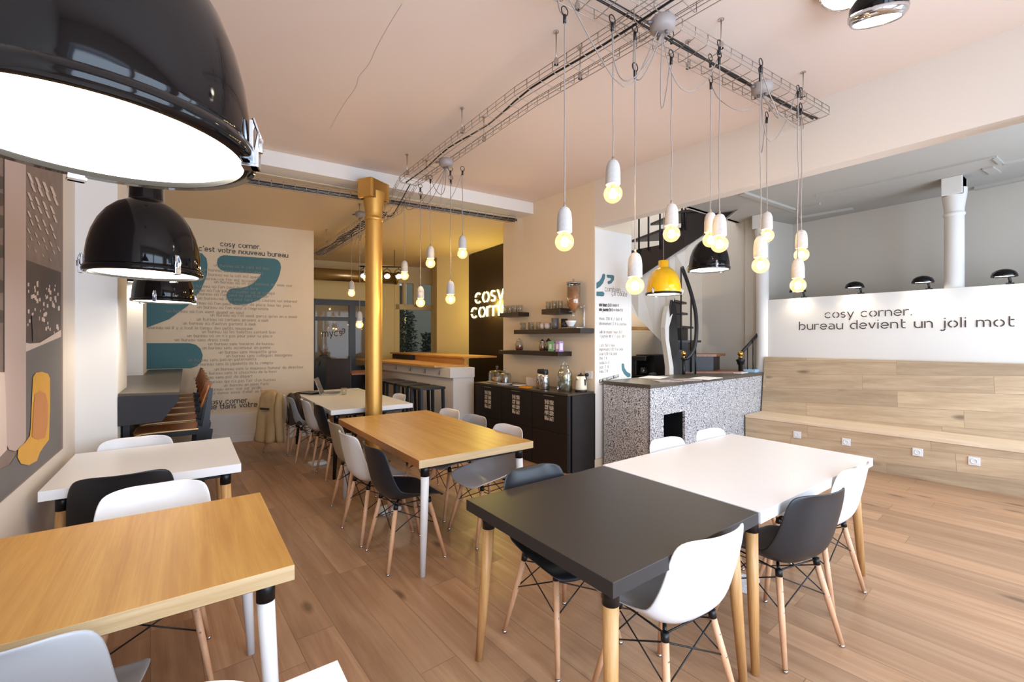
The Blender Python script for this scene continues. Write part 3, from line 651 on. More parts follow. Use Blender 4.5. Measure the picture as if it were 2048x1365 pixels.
def make_chair(shell, label, loc, rz):
    t = thing('shell_chair', label, 'chair', loc, rz, 'moulded shell chairs')
    mb = MB(); mb.bm.free(); mb.bm = shell_mesh()
    mb.build('seat_shell', shell, t, solid=.008, subsurf=1, fix=False)
    top = {}; foot = {}
    for sx in (-1, 1):
        for sy in (-1, 1):
            a = V(sx * .135, sy * .115 - .005, .40 if sy > 0 else .398); b = V(sx * .205, sy * .2, .012)
            top[sx, sy] = a; foot[sx, sy] = b
            l = MB().tube([a + (b - a) * .05, a + (b - a) * .5, b], [.0145, .014, .0105], 12).build('leg', M['beech'], t)
            mb = MB().tube([b, b - V(0, 0, .012)], .011, 12)
            for f_ in (.2, .42):
                p = a + (b - a) * f_; mb.tube([p - V(.0, .0155 * sy, 0), p + V(0, .0155 * sy, 0)], .0042, 8)
            mb.build('foot_cap', M['chrome'], l)
    mb = MB()
    at_ = lambda k, f_: top[k] + (foot[k] - top[k]) * f_
    for k1, k2 in (((-1, -1), (1, -1)), ((-1, 1), (1, 1)), ((-1, -1), (-1, 1)), ((1, -1), (1, 1))):
        mb.tube([at_(k1, .06), at_(k2, .42)], .0032, 6); mb.tube([at_(k2, .06), at_(k1, .42)], .0032, 6)
        mb.tube([top[k1] + V(0, 0, .004), top[k2] + V(0, 0, .004)], .004, 6)
    for k in top:
        a = top[k]; mb.tube([a + V(0, 0, .010), at_(k, .055)], .0155, 10); mb.tube([a + V(0, 0, .012), V(a.x * .8, a.y * .8, .422)], .008, 8)
    mb.build('wire_brace', M['blackm'], t)
    return t
RZ = {'+Y': 0, '-Y': PI, '+X': -PI / 2, '-X': PI / 2}
chs = [
 ('sh_navy', 1.215, 2.905, '+X', 'charcoal shell chair nearest the camera on the left of the long oak table', .0),
 ('sh_white', 1.19, 3.40, '+X', 'white shell chair on the left of the long oak table behind the charcoal one', .05),
 ('sh_beige', 1.235, 3.92, '+X', 'taupe shell chair at the far left corner of the long oak table', .0),
 ('sh_navy', 1.37, 5.11, '+X', 'charcoal shell chair on the left of the far white table', .0),
 ('sh_white', 1.33, 5.56, '+X', 'off-white shell chair on the left of the far white table beyond the charcoal one', .0),
 ('sh_grey', 1.245, 6.02, '+X', 'grey shell chair with a dark jacket over it at the far white table', .0),
 ('sh_white', 1.09, 6.58, '+X', 'pale shell chair draped with a tan coat beside the text wall', .6),
 ('sh_white', 1.85, 2.875, '-X', 'pale shell chair nearest the camera on the right of the long oak table', .0),
 ('sh_grey', 1.88, 3.43, '-X', 'grey shell chair in the middle on the right of the long oak table', .0),
 ('sh_white', 1.87, 3.89, '-X', 'white shell chair at the far right corner of the long oak table', .0),
 ('sh_white', 1.95, 5.38, '-X', 'white shell chair on the right of the far white table beside the bar stools', .0),
 ('sh_black', 1.50, 1.63, '-Y', 'black shell chair tucked under the far side of the black table', .0),
 ('sh_white', 2.68, 1.62, '-Y', 'white shell chair behind the white table in front of the black counter opening', .0),
 ('sh_white', 3.22, 1.61, '-Y', 'white shell chair behind the white table nearest the bench', .0),
 ('sh_white', 1.56, 1.085, '+Y', 'large white shell chair in front of the black table in the foreground', -.1),
 ('sh_black', 2.39, 1.02, '+Y', 'black shell chair in front of the white table beside the black table', -.22),
 ('sh_white', 3.0, 1.08, '+Y', 'white shell chair in front of the white table at its right end', -.05),
 ('sh_white', -.29, 3.86, '-Y', 'white shell chair behind the white table by the mural', .0),
 ('sh_black', -.27, 3.27, '+Y', 'black shell chair in front of the white table by the mural', .0),
 ('sh_white', -.12, 2.46, '-Y', 'white shell chair on the far side of the oak square table', .0),
 ('sh_grey', -.335, 1.725, '+Y', 'light grey shell chair in the bottom left corner of the photo', -.17),
 ('sh_white', -.08, .825, '-Y', 'white shell chair barely showing at the bottom edge in front of the oak table', .0),
]
proto = {}
for k_, x, y, d_, lab, dr in chs:
    if not proto:
        proto['p'] = make_chair(M[k_], lab, (x, y, 0), RZ[d_] + dr)
    else:
        o = dup(proto['p'], (x, y, 0), RZ[d_] + dr, lab)
        for c in o.children:
            if c.name.startswith('seat_shell'):
                if (k_,) not in proto:
                    me = c.data.copy(); me.materials[0] = M[k_]; proto[(k_,)] = me
                c.data = proto[(k_,)]

# ================================================================ MURAL on the left wall
mural = thing('wall_mural', 'large photographic mural of a busy hall with a yellow lounge seat on the left wall', 'mural', (-.64, 2.0, .795))
def ML(u, v, off): return onplane(u, v, V(-.64 + off, 0, 0), V(1, 0, 0))
def mshape(name, px, m, off, par=mural):
    mb = MB(); mb.face([ML(u, v, off) - V(*mural.location) for u, v in px]); return mb.build(name, m, par, fix=False)
MB().box((.0005, -.9, 0), (.004, 1.94, 2.3)).build('backing', M['mur_base'], mural)
mshape('printed_floor', [(52, 702), (122.5, 672), (122.5, 897), (0, 1003), (-90, 1080), (-90, 980), (20, 930), (52, 880)], M['mur_floor'], .006)
mshape('printed_counter', [(52, 686), (60, 688), (80, 686), (122, 660), (122, 674), (52, 704)], M['mur_lt'], .0075)
mshape('printed_column', [(9, 300), (52, 300), (52, 880), (44, 895), (30, 903), (18, 900), (9, 880)], M['mur_col'], .007)
mshape('printed_machine', [(0, 745), (9, 745), (12, 800), (14, 900), (-60, 980), (-60, 735)], M['mur_lt'], .0075)
mshape('printed_seat', [(66, 755), (72, 746), (84, 744), (96, 748), (100, 757), (100, 820), (98, 880), (88, 893), (80, 905), (74, 922), (58, 931), (42, 928), (35, 915), (37, 898), (50, 886), (60, 872), (62, 850), (64, 800)], M['mur_yel'], .009)
mshape('printed_backrest', [(70, 790), (80, 782), (92, 788), (96, 810), (95, 850), (90, 876), (76, 880), (64, 874), (66, 840), (68, 810)], M['mur_or'], .0105)
mb = MB()
for i in range(9):
    for j in range(5):
        u0 = 54 + j * 15 + (i % 2) * 6; v0 = 345 + i * 20 - i * i * .25 + j * 9; k = 1 - i * .085
        if u0 + 14 * k > 121 or v0 > 520: continue
        mb.face([ML(a, b, .0065) - V(*mural.location) for a, b in ((u0, v0), (u0 + 6 * k, v0 + 2), (u0 + 14 * k, v0 + 22 * k), (u0 + 8 * k, v0 + 20 * k))])
mb.build('printed_roof_lights', M['mur_lt'], mural, fix=False)
mshape('printed_crowd', [(52, 520), (122, 545), (122, 660), (80, 686), (52, 686)], M['mur_dk'], .0055)
mb = MB(); random.seed(3)
for i in range(60):
    u0, v0 = random.uniform(54, 117), random.uniform(560, 665); s_ = random.uniform(1.5, 4)
    mb.face([ML(a, b, .0062 + i * 1e-5) - V(*mural.location) for a, b in ((u0, v0), (u0 + s_, v0 - 1), (u0 + s_, v0 + s_ * 2.2), (u0, v0 + s_ * 2))])
mb.build('printed_figures', M['mur_lt'], mural, fix=False)
mshape('printed_dark_case', [(64, 632), (78, 628), (79, 682), (66, 684)], M['mur_dk'], .0085)
mb = MB()
for v0 in (352, 386, 430, 490, 560, 620): mb.face([ML(a, b, .0065) - V(*mural.location) for a, b in ((0, v0), (7, v0 + 2), (7, v0 + 26), (0, v0 + 26))])
mb.build('printed_windows', M['mur_dk'], mural, fix=False)

# ================================================================ LEFT COUNTER AND TALL CHAIRS
cz = 1.085
lc = thing('wall_counter', 'long dark counter along the left wall with a tapering slate blue end panel', 'counter', (0, 0, 0))
MB().prism([(-.412, 4.345), (-.05, 4.22), (-.055, 7.64), (-.42, 7.69), (-.40, 6.50), (-.54, 6.60), (-.91, 6.6), (-.91, 4.97), (-.412, 4.97)], cz - .02, cz).build('worktop', M['ctop'], lc)
MB().slab([(-.412, 4.335, cz - .02), (-.052, 4.212, cz - .02), (-.052, 4.212, cz - .06), (-.155, 4.248, cz - .215), (-.412, 4.335, cz - .24)], (0, .02, 0)).build('end_panel', M['navy'], lc)
MB().box((-.40, 4.5, 0), (-.36, 7.5, cz - .02)).build('back_support', M['blackp'], lc)
def tall_chair(loc, rz, label):
    t = thing('counter_chair', label, 'bar chair', loc, rz, 'tall chairs along the left counter')   # faces +Y locally
    z = .765
    mb = MB(); mb.hexa([V(-.2, -.2, z - .012), V(.2, -.2, z - .012), V(.19, .2, z - .012), V(-.19, .2, z - .012), V(-.2, -.2, z), V(.2, -.2, z), V(.19, .2, z), V(-.19, .2, z)])
    s_ = mb.build('seat', M['ply'], t, bevel=.004)
    MB().tube(clean([(-.2, -.2, z - .004), (-.2, .1, z - .004), (-.19, .19, z - .02), (-.18, .24, z - .06)], 6), .006, 6).tube(clean([(.2, -.2, z - .004), (.2, .1, z - .004), (.19, .19, z - .02), (.18, .24, z - .06)], 6), .006, 6).build('seat_edge', M['plyedge'], s_)
    b = MB(); rows = []
    for i in range(7):
        zz = .93 + i * .03; rows.append([b.bm.verts.new((x, -.235 - .0 - (i / 6) * .06 - .02 * (1 - (x / .2) ** 2) + .02, zz)) for x in [-.2 + .04 * k for k in range(11)]])
    for A, B in zip(rows, rows[1:]):
        for k in range(10): b.bm.faces.new((A[k], A[k + 1], B[k + 1], B[k])).smooth = True
    b.build('backrest', M['ply'], t, solid=.012)
    for sx in (-1, 1):
        mb = MB(); x = sx * .185
        mb.slab([(x - .012, -.19, z + .02), (x - .012, -.30, z - .02), (x - .012, -.20, 0), (x - .012, -.165, 0), (x - .012, -.19, z - .30)], (.024, 0, 0))
        mb.slab([(x - .012, -.22, z - .03), (x - .012, -.27, z - .03), (x - .012, -.30, 1.08), (x - .012, -.275, 1.09)], (.024, 0, 0))
        mb.build('rear_leg', M['blackm'], t)
        MB().tube([(sx * .17, .17, z - .02), (sx * .18, .20, 0)], [.014, .01], 10).build('front_leg', M['blackm'], t)
    MB().box((-.19, -.2, z - .05), (.19, .18, z - .014)).tube([(-.17, .18, .3), (.17, .18, .3)], .01, 8).build('frame', M['blackm'], t)
    return t
cl = ['tall wooden seated chair at the left counter nearest the camera', 'tall wooden chair at the left counter, second from the camera', 'tall wooden chair at the left counter, third from the camera', 'tall wooden chair at the left counter, fourth from the camera', 'tall wooden chair at the left counter, fifth from the camera', 'tall wooden chair at the left counter closest to the text wall']
tc0 = tall_chair((-.13, 4.60, 0), PI / 2, cl[0])
for i in range(1, 6): dup(tc0, (-.13, 4.60 + .50 * i, 0), PI / 2, cl[i])
tt = thing('wall_lamp', 'small black spotlight peeking out beside the second black pendant lamp', 'lamp', (-.36, 6.45, 1.9))
p = onplane(268, 565, V(0, 6.40, 0), V(0, 1, 0)); tt.location = p
MB().lathe([(.06, 0), (.075, .03), (.07, .06), (.03, .075), (0, .076)], (0, 0, 0), 20).build('shade', M['blackm'], tt)
MB().lathe([(0, .004), (.055, .004)], (0, 0, 0), 20).build('lens', M['lensw'], tt, fix=False)
MB().tube([(0, 0, .07), (0, .06, .10), (0, .10, .10)], .008, 6).build('arm', M['blackm'], tt); spot('wall_lamp_light', (0, 0, -.01), 9, (1, .82, .6), 2.4, (.35, 0, -.3), .04, .7, tt)

# ================================================================ PENDANT DOMES
def dome(loc, label, m, ztop, rotz=0, light=30, clips=3, R=.19, tilt=(0, 0)):
    t = thing('dome_pendant', label, 'pendant lamp', loc, rotz, 'industrial dome pendants')
    k = R / .25
    MB().lathe([(.245 * k, .0), (.247 * k, .02), (.245 * k, .06), (.237 * k, .11), (.222 * k, .16), (.198 * k, .21), (.166 * k, .252), (.128 * k, .284), (.092 * k, .302), (.076 * k, .308), (.072 * k, .318), (.070 * k, .385), (.066 * k, .392), (0, .394)], (0, 0, .010), 64, True, Matrix.Diagonal((1, 1, 1.24 * k, 1))).build('dome_shade', m, t, solid=.003)
    mb = MB(); mb.lathe([(.236 * k, -.006), (.258 * k, -.006), (.261 * k, .004), (.258 * k, .016), (.247 * k, .018), (.244 * k, .008), (.236 * k, .006), (.236 * k, -.006)], (0, 0, 0), 64)
    mb.build('rim', M['blackm'] if m is not M['gloss'] else M['gloss'], t)
    MB().lathe([(0, -.001), (.15 * k, .0), (.237 * k, .003)], (0, 0, 0), 48).build('lens', M['lens'], t, fix=False)
    for i in range(clips):
        a = 2 * PI * i / clips + .35; mt = Matrix.Rotation(a, 4, 'Z')
        mb = MB(); mb.box((.252 * k, -.011, -.014), (.268 * k, .011, .016), mt); mb.box((.236 * k, -.012, -.014), (.266 * k, .012, -.009), mt); mb.box((.250 * k, -.008, .014), (.258 * k, .008, .060), mt)
        mb.tube([mt @ V(.262 * k, -.009, .012), mt @ V(.268 * k, -.009, .04), mt @ V(.258 * k, -.006, .062), mt @ V(.258 * k, .006, .062), mt @ V(.268 * k, .009, .04), mt @ V(.262 * k, .009, .012)], .0028, 6)
        mb.tube([mt @ V(.268 * k, 0, .012), mt @ V(.270 * k, 0, .034)], .005, 8)
        mb.build('clip', M['chrome'], t, bevel=.0015)
    MB().tube([(0, 0, .37), (0, 0, ztop - loc[2])], .0035, 6).build('cord', M['cord'], t)
    MB().lathe([(.05, 0), (.05, -.03), (.02, -.05), (0, -.05)], (0, 0, ztop - loc[2] - .001), 20).build('ceiling_rose', M['blackp'], t)
    spot('dome_light', (0, 0, -.02), light, (1, .86, .68), 2.6, (0, 0, 0), .18 * k, .5, t)
    return t
dome((-.104, .857, 1.765), 'huge black glossy dome pendant filling the top left corner', M['gloss'], ZC, -.62, 12)
dome((-.139, 2.39, 1.757), 'black glossy dome pendant in the middle of the left row', M['gloss'], ZC, -1.356, 13)
dome((-.142, 4.23, 1.772), 'smallest looking black dome pendant at the back of the left row', M['gloss'], ZC, -2.16, 13)
dome(tuple(D(1327, 589, 5.0)), 'yellow dome pendant over the speckled counter', M['glossy_yellow'], ZC, -3.46, 16)
dome(tuple(D(1418, 540, 4.45)), 'black dome pendant over the speckled counter beside the yellow one', M['gloss'], ZC, -2.62, 16)

# ================================================================ CABLE TRAYS
def tray(pts, wd, hg, label, hang=None, zc=ZC, cables=1, step=.11, name='cable_tray'):
    t = thing(name, label, 'cable tray', (0, 0, 0)); pts = [Vector(p) for p in pts]; r = .0028
    mb = MB(); S = []
    for a, b in zip(pts, pts[1:]):
        n = max(1, int((b - a).length / step))
        for i in range(n): S.append((a + (b - a) * i / n, (b - a).normalized()))
    S.append((pts[-1], (pts[-1] - pts[-2]).normalized()))
    lanes = [(-.5, 1), (-.5, .5), (-.5, 0), (-.18, 0), (.18, 0), (.5, 0), (.5, .5), (.5, 1)]
    def P(p, tt_, a, h):
        x = V(-tt_.y, tt_.x, 0).normalized(); return p + x * a * wd + V(0, 0, h * hg)
    for a, h in lanes: mb.tube([P(p, q_, a, h) for p, q_ in S[::4] + [S[-1]]], r, 4)
    for p, q_ in S: mb.tube([P(p, q_, -.5, 1), P(p, q_, -.5, .15), P(p, q_, -.42, 0), P(p, q_, .42, 0), P(p, q_, .5, .15), P(p, q_, .5, 1)], r, 4)
    mb.build('mesh_basket', M['zinc'], t)
    for i in range(cables):
        rnd = random.Random(i + int(pts[0].x * 10)); off = rnd.uniform(-.25, .25); c = []
        for j, (p, q_) in enumerate(S[::5] + [S[-1]]): c.append(P(p, q_, max(-.35, min(.35, off + rnd.uniform(-.18, .18))), .12 + .1 * (i % 5) + rnd.uniform(0, .1)))
        MB().tube(clean(c, 3), .0065, 6).build('cable', M['blackp'], t)
    for h_ in (hang or []):
        for sx in (-.55, .55):
            d_ = (pts[1] - pts[0]).normalized(); x = V(-d_.y, d_.x, 0).normalized(); p = Vector(h_) + x * sx * wd
            MB().tube([V(p.x, p.y, pts[0].z + .01), V(p.x, p.y, zc - .001)], .004, 6).lathe([(.014, 0), (.014, .03), (.005, .045)], (p.x, p.y, pts[0].z + .01), 10).lathe([(.016, -.004), (.016, 0)], (p.x, p.y, zc), 10).build('hanger', M['steel'], t)
    return t
TZ = 3.13
tray([(2.03, .55, TZ), (1.88, 2.4, TZ), (1.885, 4.4, TZ)], .20, .06, 'wire cable tray running down the middle of the front ceiling', [(1.98, 1.05, 0), (1.9, 2.0, 0), (1.88, 3.1, 0), (1.88, 4.2, 0)], cables=1)
tray([(1.885, 4.42, TZ), (1.885, 4.72, 2.95), (1.88, 5.1, 2.94)], .20, .06, 'short wire tray dipping under the ceiling beam by the gold column', cables=1)
tray([(1.15, 1.56, TZ + .03), (3.86, 1.36, TZ + .03)], .20, .06, 'wire cable tray crossing the ceiling above the black table', [(1.6, 1.52, 0), (2.5, 1.46, 0), (3.45, 1.39, 0)], cables=2)
tray([(1.88, 5.1, 2.97), (1.86, 8.3, 2.97)], .24, .05, 'wire tray packed with black cables behind the gold column', [(1.87, 5.6, 0), (1.86, 7.2, 0)], zc=ZL, cables=9)
tray([G(300, 337, 3.09), G(1027, 443, 3.09)], .12, .05, 'black cable filled tray along the back of the ceiling beam', cables=10)
bt = MB()
def jbox(loc, label, s_=1):
    t = thing('junction_box', label, 'junction box', loc, .3, 'grey junction boxes on the trays')
    MB().lathe([(0, -.035), (.045, -.035), (.062, -.02), (.064, .02), (.055, .03), (0, .032)], n=24).build('body', mat_jb, t)
    MB().tube([(.05, .03, 0), (.08, .05, -.01)], .008, 6).tube([(-.05, .03, 0), (-.08, .05, -.01)], .008, 6).tube([(0, -.02, -.03), (0, -.02, -.05)], .008, 6).tube([(.0, .02, -.03), (0, .02, -.05)], .008, 6).build('gland', M['greycup'], t)
    return t
mat_jb = mat('grey_junction_plastic', srgb(150, 140, 136), 0.5)
J1 = G(1325, 50, 3.09); J2 = G(1524, 177, 3.09); J3 = G(892, 326, 3.07); J4 = G(722, 430, 2.95)
jbox(J1, 'round grey junction box at the crossing of the cable trays'); jbox(J2, 'round grey junction box on the tray nearest the header wall'); jbox(J3, 'grey junction box on the tray in the middle of the room')
jbox(J4, 'grey junction box on the tray just left of the gold column')

# ================================================================ BULB PENDANTS
# (u, v of bulb centre, bulb diameter in the photo, socket top v, junction box, words)
PD = [(1129, 484, 38, 413, None, 'bulb pendant hanging lowest on the left of the front cluster'), (1226, 388, 37, 322, J1, 'bulb pendant hanging highest in the front cluster'),
 (1270, 572, 36, 508, J1, 'bulb pendant in front of the white price panel'), (1343, 468, 33, 405, J1, 'bulb pendant above the yellow dome'),
 (1421, 480, 30, 428, J2, 'bulb pendant just left of its twin in front of the black dome'), (1439, 489, 33, 428, J1, 'bulb pendant in front of the black dome, right one of the pair'),
 (1534, 472, 26, 427, J2, 'bulb pendant highest of the pair left of the white column'), (1521, 531, 32, 479, J2, 'bulb pendant lower one of the pair by the stair wall'),
 (1603, 510, 27, 466, J2, 'bulb pendant upper one of the rightmost pair'), (1596, 571, 29, 524, J2, 'bulb pendant lower one of the rightmost pair'),
 (925, 508, 20, 470, J3, 'bulb pendant nearest the neon sign and highest there'), (861, 527, 19, 497, J3, 'bulb pendant in front of the upper courtyard window'),
 (901, 599, 20, 565, J3, 'bulb pendant left of the neon letters'), (841, 606, 18, 578, J3, 'bulb pendant in front of the large courtyard window'),
 (809, 552, 16.5, 525, J3, 'bulb pendant beside the track spotlights'), (719, 650, 14.5, 628, J4, 'bulb pendant just left of the gold column'),
 (703, 587, 13.5, 567, J4, 'bulb pendant farthest left by the glazed office'), (733, 557, 13, 538, J4, 'bulb pendant half hidden behind the gold column')]
def soft(a, b, sag, n=10, side=V(0, 0, 0)):
    return [a + (b - a) * (i / n) + (V(0, 0, -sag) + side) * math.sin(PI * i / n) ** .8 for i in range(n + 1)]
protoP = None
for i, (u, v, dd, st, jb, lab) in enumerate(PD):
    d_ = FPX * .095 / dd; c = D(u, v, d_); zs = H + (CY - st) * d_ / FPX
    t = thing('bulb_pendant', 'round glowing filament ' + lab, 'pendant lamp', c, 0, 'concrete socket bulb pendants')
    if i == 0:
        s_ = MB().lathe([(0, .175), (.012, .174), (.024, .165), (.033, .145), (.037, .115), (.038, .05), (.036, .046), (.024, .046), (0, .048)], n=24).build('concrete_socket', M['concrete'], t)
        MB().lathe([(.006, 0), (.006, .02), (0, .022)], (0, 0, .17), 8).build('strain_relief', M['steel'], s_)
        g_ = MB().lathe([(.018, .056), (.020, .045)] + [(.0475 * math.sin(a), .0475 * math.cos(a)) for a in [.45 + (PI - .45) * k / 14 for k in range(14)]] + [(0, -.0475)], n=28).build('glass_bulb', M['bulbg'], t)
        mb = MB()
        for k in range(6):
            a = 2 * PI * k / 6; mb.tube([(0, 0, .03), (.014 * math.cos(a), .014 * math.sin(a), .018), (.017 * math.cos(a), .017 * math.sin(a), -.018), (0, 0, -.024)], .0022, 5)
        mb.build('filament', M['fil'], g_); MB().lathe([(.013, .06), (.013, .03), (.006, .024), (0, .024)], n=12).build('bulb_cap', M['brass'], g_)
        protoP = t
    else:
        for ch in protoP.children:
            if ch.name.startswith('cord') or ch.type == 'LIGHT': continue
            k = ch.copy(); COL.objects.link(k); k.parent = t
            for gch in ch.children: m_ = gch.copy(); COL.objects.link(m_); m_.parent = k
    zt = (3.10 if i < 10 else (3.08 if i < 15 else 2.96)) - c.z
    rr = random.Random(i); top = V(rr.uniform(-.004, .004), rr.uniform(-.004, .004), zt)
    pts = [V(0, 0, .19)] + [V(rr.uniform(-.003, .003), rr.uniform(-.003, .003), .19 + (zt - .19) * k / 6) for k in range(1, 6)] + [top]
    mb = MB(); mb.tube(clean(pts, 4), .0032, 6)
    if jb is not None:
        e_ = jb - c; mb.tube(clean([top, top + V(.01, .01, .02)] + soft(top + V(.02, .02, .0), e_ + V(0, 0, -.04), .12 + .22 * rr.random() + .04 * (top - e_).length, 8, V(rr.uniform(-.1, .1), rr.uniform(-.1, .1), 0))[1:], 4), .0030, 6)
    else:
        mb.tube(clean([top, top + V(-.02, .02, .05), top + V(-.1, -.1, .02), V(*(J1 - c)) * .6 + V(0, 0, .12) , J1 - c + V(0, 0, .02)], 5), .003, 6)
    mb.build('cord', M['cord'], t)
    mb = MB(); mb.tube([top + V(.022 * math.cos(a), 0, .022 * math.sin(a) + .03) for a in [2 * PI * k / 14 for k in range(15)]], .003, 5); mb.tube([top + V(0, 0, .01), top + V(0, 0, -.03)], .0085, 6)
    mb.build('hook_ring', M['blackp'], t)
    point('bulb_light', (0, 0, 0), 1.7 if i < 10 else 4.2, WARM, .02, t)

# ================================================================ CEILING AND TRACK SPOTS
def eyeball(loc, rot, label, s_=1.0, stem=.12, group=None, light=6, m='gloss'):
    t = thing('spotlight', label, 'spotlight', loc, 0, group); R_ = Matrix.Rotation(rot[1], 4, 'Z') @ Matrix.Rotation(rot[0], 4, 'X')
    r = .105 * s_
    MB().lathe([(r * .98, -.02 * s_), (r, 0), (r * .97, .03 * s_), (r * .85, .06 * s_), (r * .6, .085 * s_), (r * .3, .098 * s_), (0, .1 * s_)], n=28, mtx=R_).build('head', M[m], t)
    MB().lathe([(r * .80, -.05 * s_), (r * .86, -.055 * s_), (r * 1.0, -.035 * s_), (r * 1.01, -.018 * s_)], n=28, mtx=R_).build('bezel', M['chrome'], t, solid=.003)
    MB().lathe([(0, -.042 * s_), (r * .8, -.048 * s_)], n=24, mtx=R_).build('lens', M['lensw'], t, fix=False)
    MB().tube([(-r * 1.08, 0, 0), (-r * 1.1, 0, r * 1.1), (-r * .5, 0, r * 1.7), (0, 0, r * 1.9), (r * .5, 0, r * 1.7), (r * 1.1, 0, r * 1.1), (r * 1.08, 0, 0)], .006 * s_ + .002, 6).tube([(0, 0, r * 1.9), (0, 0, r * 1.9 + stem)], .007, 6).build('yoke', M['blackm'], t)
    spot('spot_light', (R_ @ V(0, 0, -.07 * s_)), light, (1, .84, .62), 2.0, (rot[0], 0, rot[1]), .05, .5, t)
    return t
eyeball(D(1757, 14, 2.22), (.30, -.9), 'black and chrome ceiling spotlight at the top right', 1.15, .02, 'ceiling spotlights by the header', 6)
eyeball(D(1694, -32, 2.3), (.30, .9), 'second ceiling spotlight just cut off above the first one', 1.15, .02, 'ceiling spotlights by the header', 5)
tk = thing('light_track', 'short black ceiling track holding spotlights behind the gold column', 'light track', (0, 0, 0))
ta, tb = D(718, 533, 8.3), D(806, 541, 8.4); tb.z = ta.z
MB().tube([ta, tb], .014, 6).tube([(ta + (tb - ta) * .2), V(*((ta + (tb - ta) * .2).xy), ZL)], .006, 6).tube([(ta + (tb - ta) * .8), V(*((ta + (tb - ta) * .8).xy), ZL)], .006, 6).build('rail', M['blackm'], tk)
for u, lab in ((727, 'track spotlight just left of the gold column'), (774, 'track spotlight first to the right of the gold column'), (797, 'track spotlight beside the hanging bulb right of the gold column')):
    k = (u - 718) / 88; p = ta + (tb - ta) * k; p = V(p.x, p.y, p.z - .16)
    eyeball(p, (-.75, -.25), lab, .62, .03, 'spotlights on the rear track', 8)

# ================================================================ DRINKS CABINETS + SHELVES
def FR(s, o, z=0): return SW(s, o, z)
labs = ['black cabinet nearest the price panel with drinks dispenser on top', 'middle black cabinet under the flasks', 'left black cabinet next to the white bar under the cake domes']
for k in range(3):
    org = SW(.01 + k * .605, .0); t = thing('cabinet', labs[k], 'cabinet', org, wa, 'black cabinets with patterned stickers')
    # local: +Y along the wall, -X into the room
    MB().box((-.415, 0, .0), (-.006, .60, .86)).build('body', M['darkcab'], t, bevel=.002)
    for z0, z1, nm in ((.428, .856, 'door'), (.005, .422, 'drawer')):
        o = MB().box((-.434, .003, z0), (-.417, .597, z1)).build(nm, M['darkcab'], t, bevel=.0015)
        if nm == 'door':
            MB().box((-.444, .22, .833), (-.434, .38, .841)).build('handle', M['steel'], o)
            mb = MB()
            for i in range(2):
                for j in range(4): mb.box((-.4355, .225 + i * .082, .55 + j * .062), (-.434, .292 + i * .082, .600 + j * .062))
            mb.build('patterned_sticker', M['sticker'], o)
wtp = MB().prism([FR(-.0, .0), FR(-.0, .445), FR(1.83, .445), FR(1.83, .0)], .862, .884).build('worktop', mat('dark_metal_top', srgb(96, 84, 74), 0.3, metal=0.6, var=0.1, vs=12), None)
tag(wtp, 'thin dark metallic worktop over the three black cabinets', 'worktop')
tag(MB().prism([FR(-.012, .0), FR(-.012, .385), FR(-.002, .385), FR(-.002, .0)], 0, .86).build('cabinet_filler', M['darkcab'], None), 'black side panel at the right end of the cabinets', 'panel')
shelves = []
for s0_, s1_, dp, z0, z1, lab in ((.353, .675, .215, 1.803, 1.868, 'short dark floating shelf on the right holding glasses'), (1.155, 1.56, .2, 1.806, 1.862, 'short dark floating shelf on the left holding glasses'),
                              (.005, 1.20, .235, 1.562, 1.618, 'longest dark floating shelf holding the cereal dispenser'), (.36, 1.54, .235, 1.288, 1.342, 'lowest dark floating shelf with jars and tea boxes')):
    o = MB().prism([FR(s0_, .001), FR(s0_, dp), FR(s1_, dp), FR(s1_, .001)], z0, z1).build('floating_shelf', M['blackw'], None, bevel=.002)
    tag(o, lab, 'shelf', 'dark floating shelves'); shelves.append(o)
def tumbler(loc, label, grp, r=.033, h=.095, m='glass', name='drinking_glass', cat='glass'):
    o = MB().lathe([(0, .004), (r * .86, .004), (r * .97, h), (r, h), (r * .9, 0), (0, 0)], n=18).build(name, M[m], None, loc)
    return tag(o, label, cat, grp)
for (sa, sb, n, z, off, grp, lab) in ((.42, .63, 5, 1.869, .14, 'glasses on the upper right shelf', 'clear drinking glass on the short right shelf'), (1.19, 1.50, 7, 1.863, .13, 'glasses on the upper left shelf', 'clear drinking glass on the short left shelf'),
                                  (.80, 1.12, 5, 1.619, .15, 'glasses on the long shelf', 'clear drinking glass at the left end of the long shelf')):
    g0 = None
    for i in range(n):
        p = FR(sa + (sb - sa) * i / (n - 1), off + (.05 if i % 2 else 0), z)
        if g0 is None: g0 = tumbler(p, lab, grp)
        else: o = g0.copy(); COL.objects.link(o); o.location = p
def cup(p, m, label, cat='cup', r=.036, h=.075, grp=None):
    o = MB().lathe([(0, 0), (r * .75, 0), (r, h * .3), (r, h), (r * .92, h), (r * .9, h * .3), (0, .008)], n=22).build('cup', M[m], None, p); return tag(o, label, cat, grp)
cup(FR(.72, .15, 1.619), 'cup', 'pale stoneware cup on the long shelf beside the glasses'); cup(FR(.62, .16, 1.619), 'cup', 'rounder pale cup left of the dark stacked cups', r=.042)
cup(FR(.48, .17, 1.619), 'greycup', 'tall dark grey cups stacked left of the cereal dispenser', r=.045, h=.13); cup(FR(.36, .13, 1.619), 'blackp', 'dark brown cup stack behind the cereal dispenser foot', r=.04, h=.12)
o = MB().lathe([(0, 0), (.03, 0), (.033, .008), (.058, .05), (.066, .07), (.062, .07), (.05, .045), (0, .01)], n=28).build('bowl', M['white'], None, FR(.215, .17, 1.640)); tag(o, 'white cereal bowl standing under the dispenser', 'bowl')
t = thing('cereal_dispenser', 'tall clear cereal dispenser with chrome lid on the long shelf', 'dispenser', FR(.22, .12, 1.619), wa)
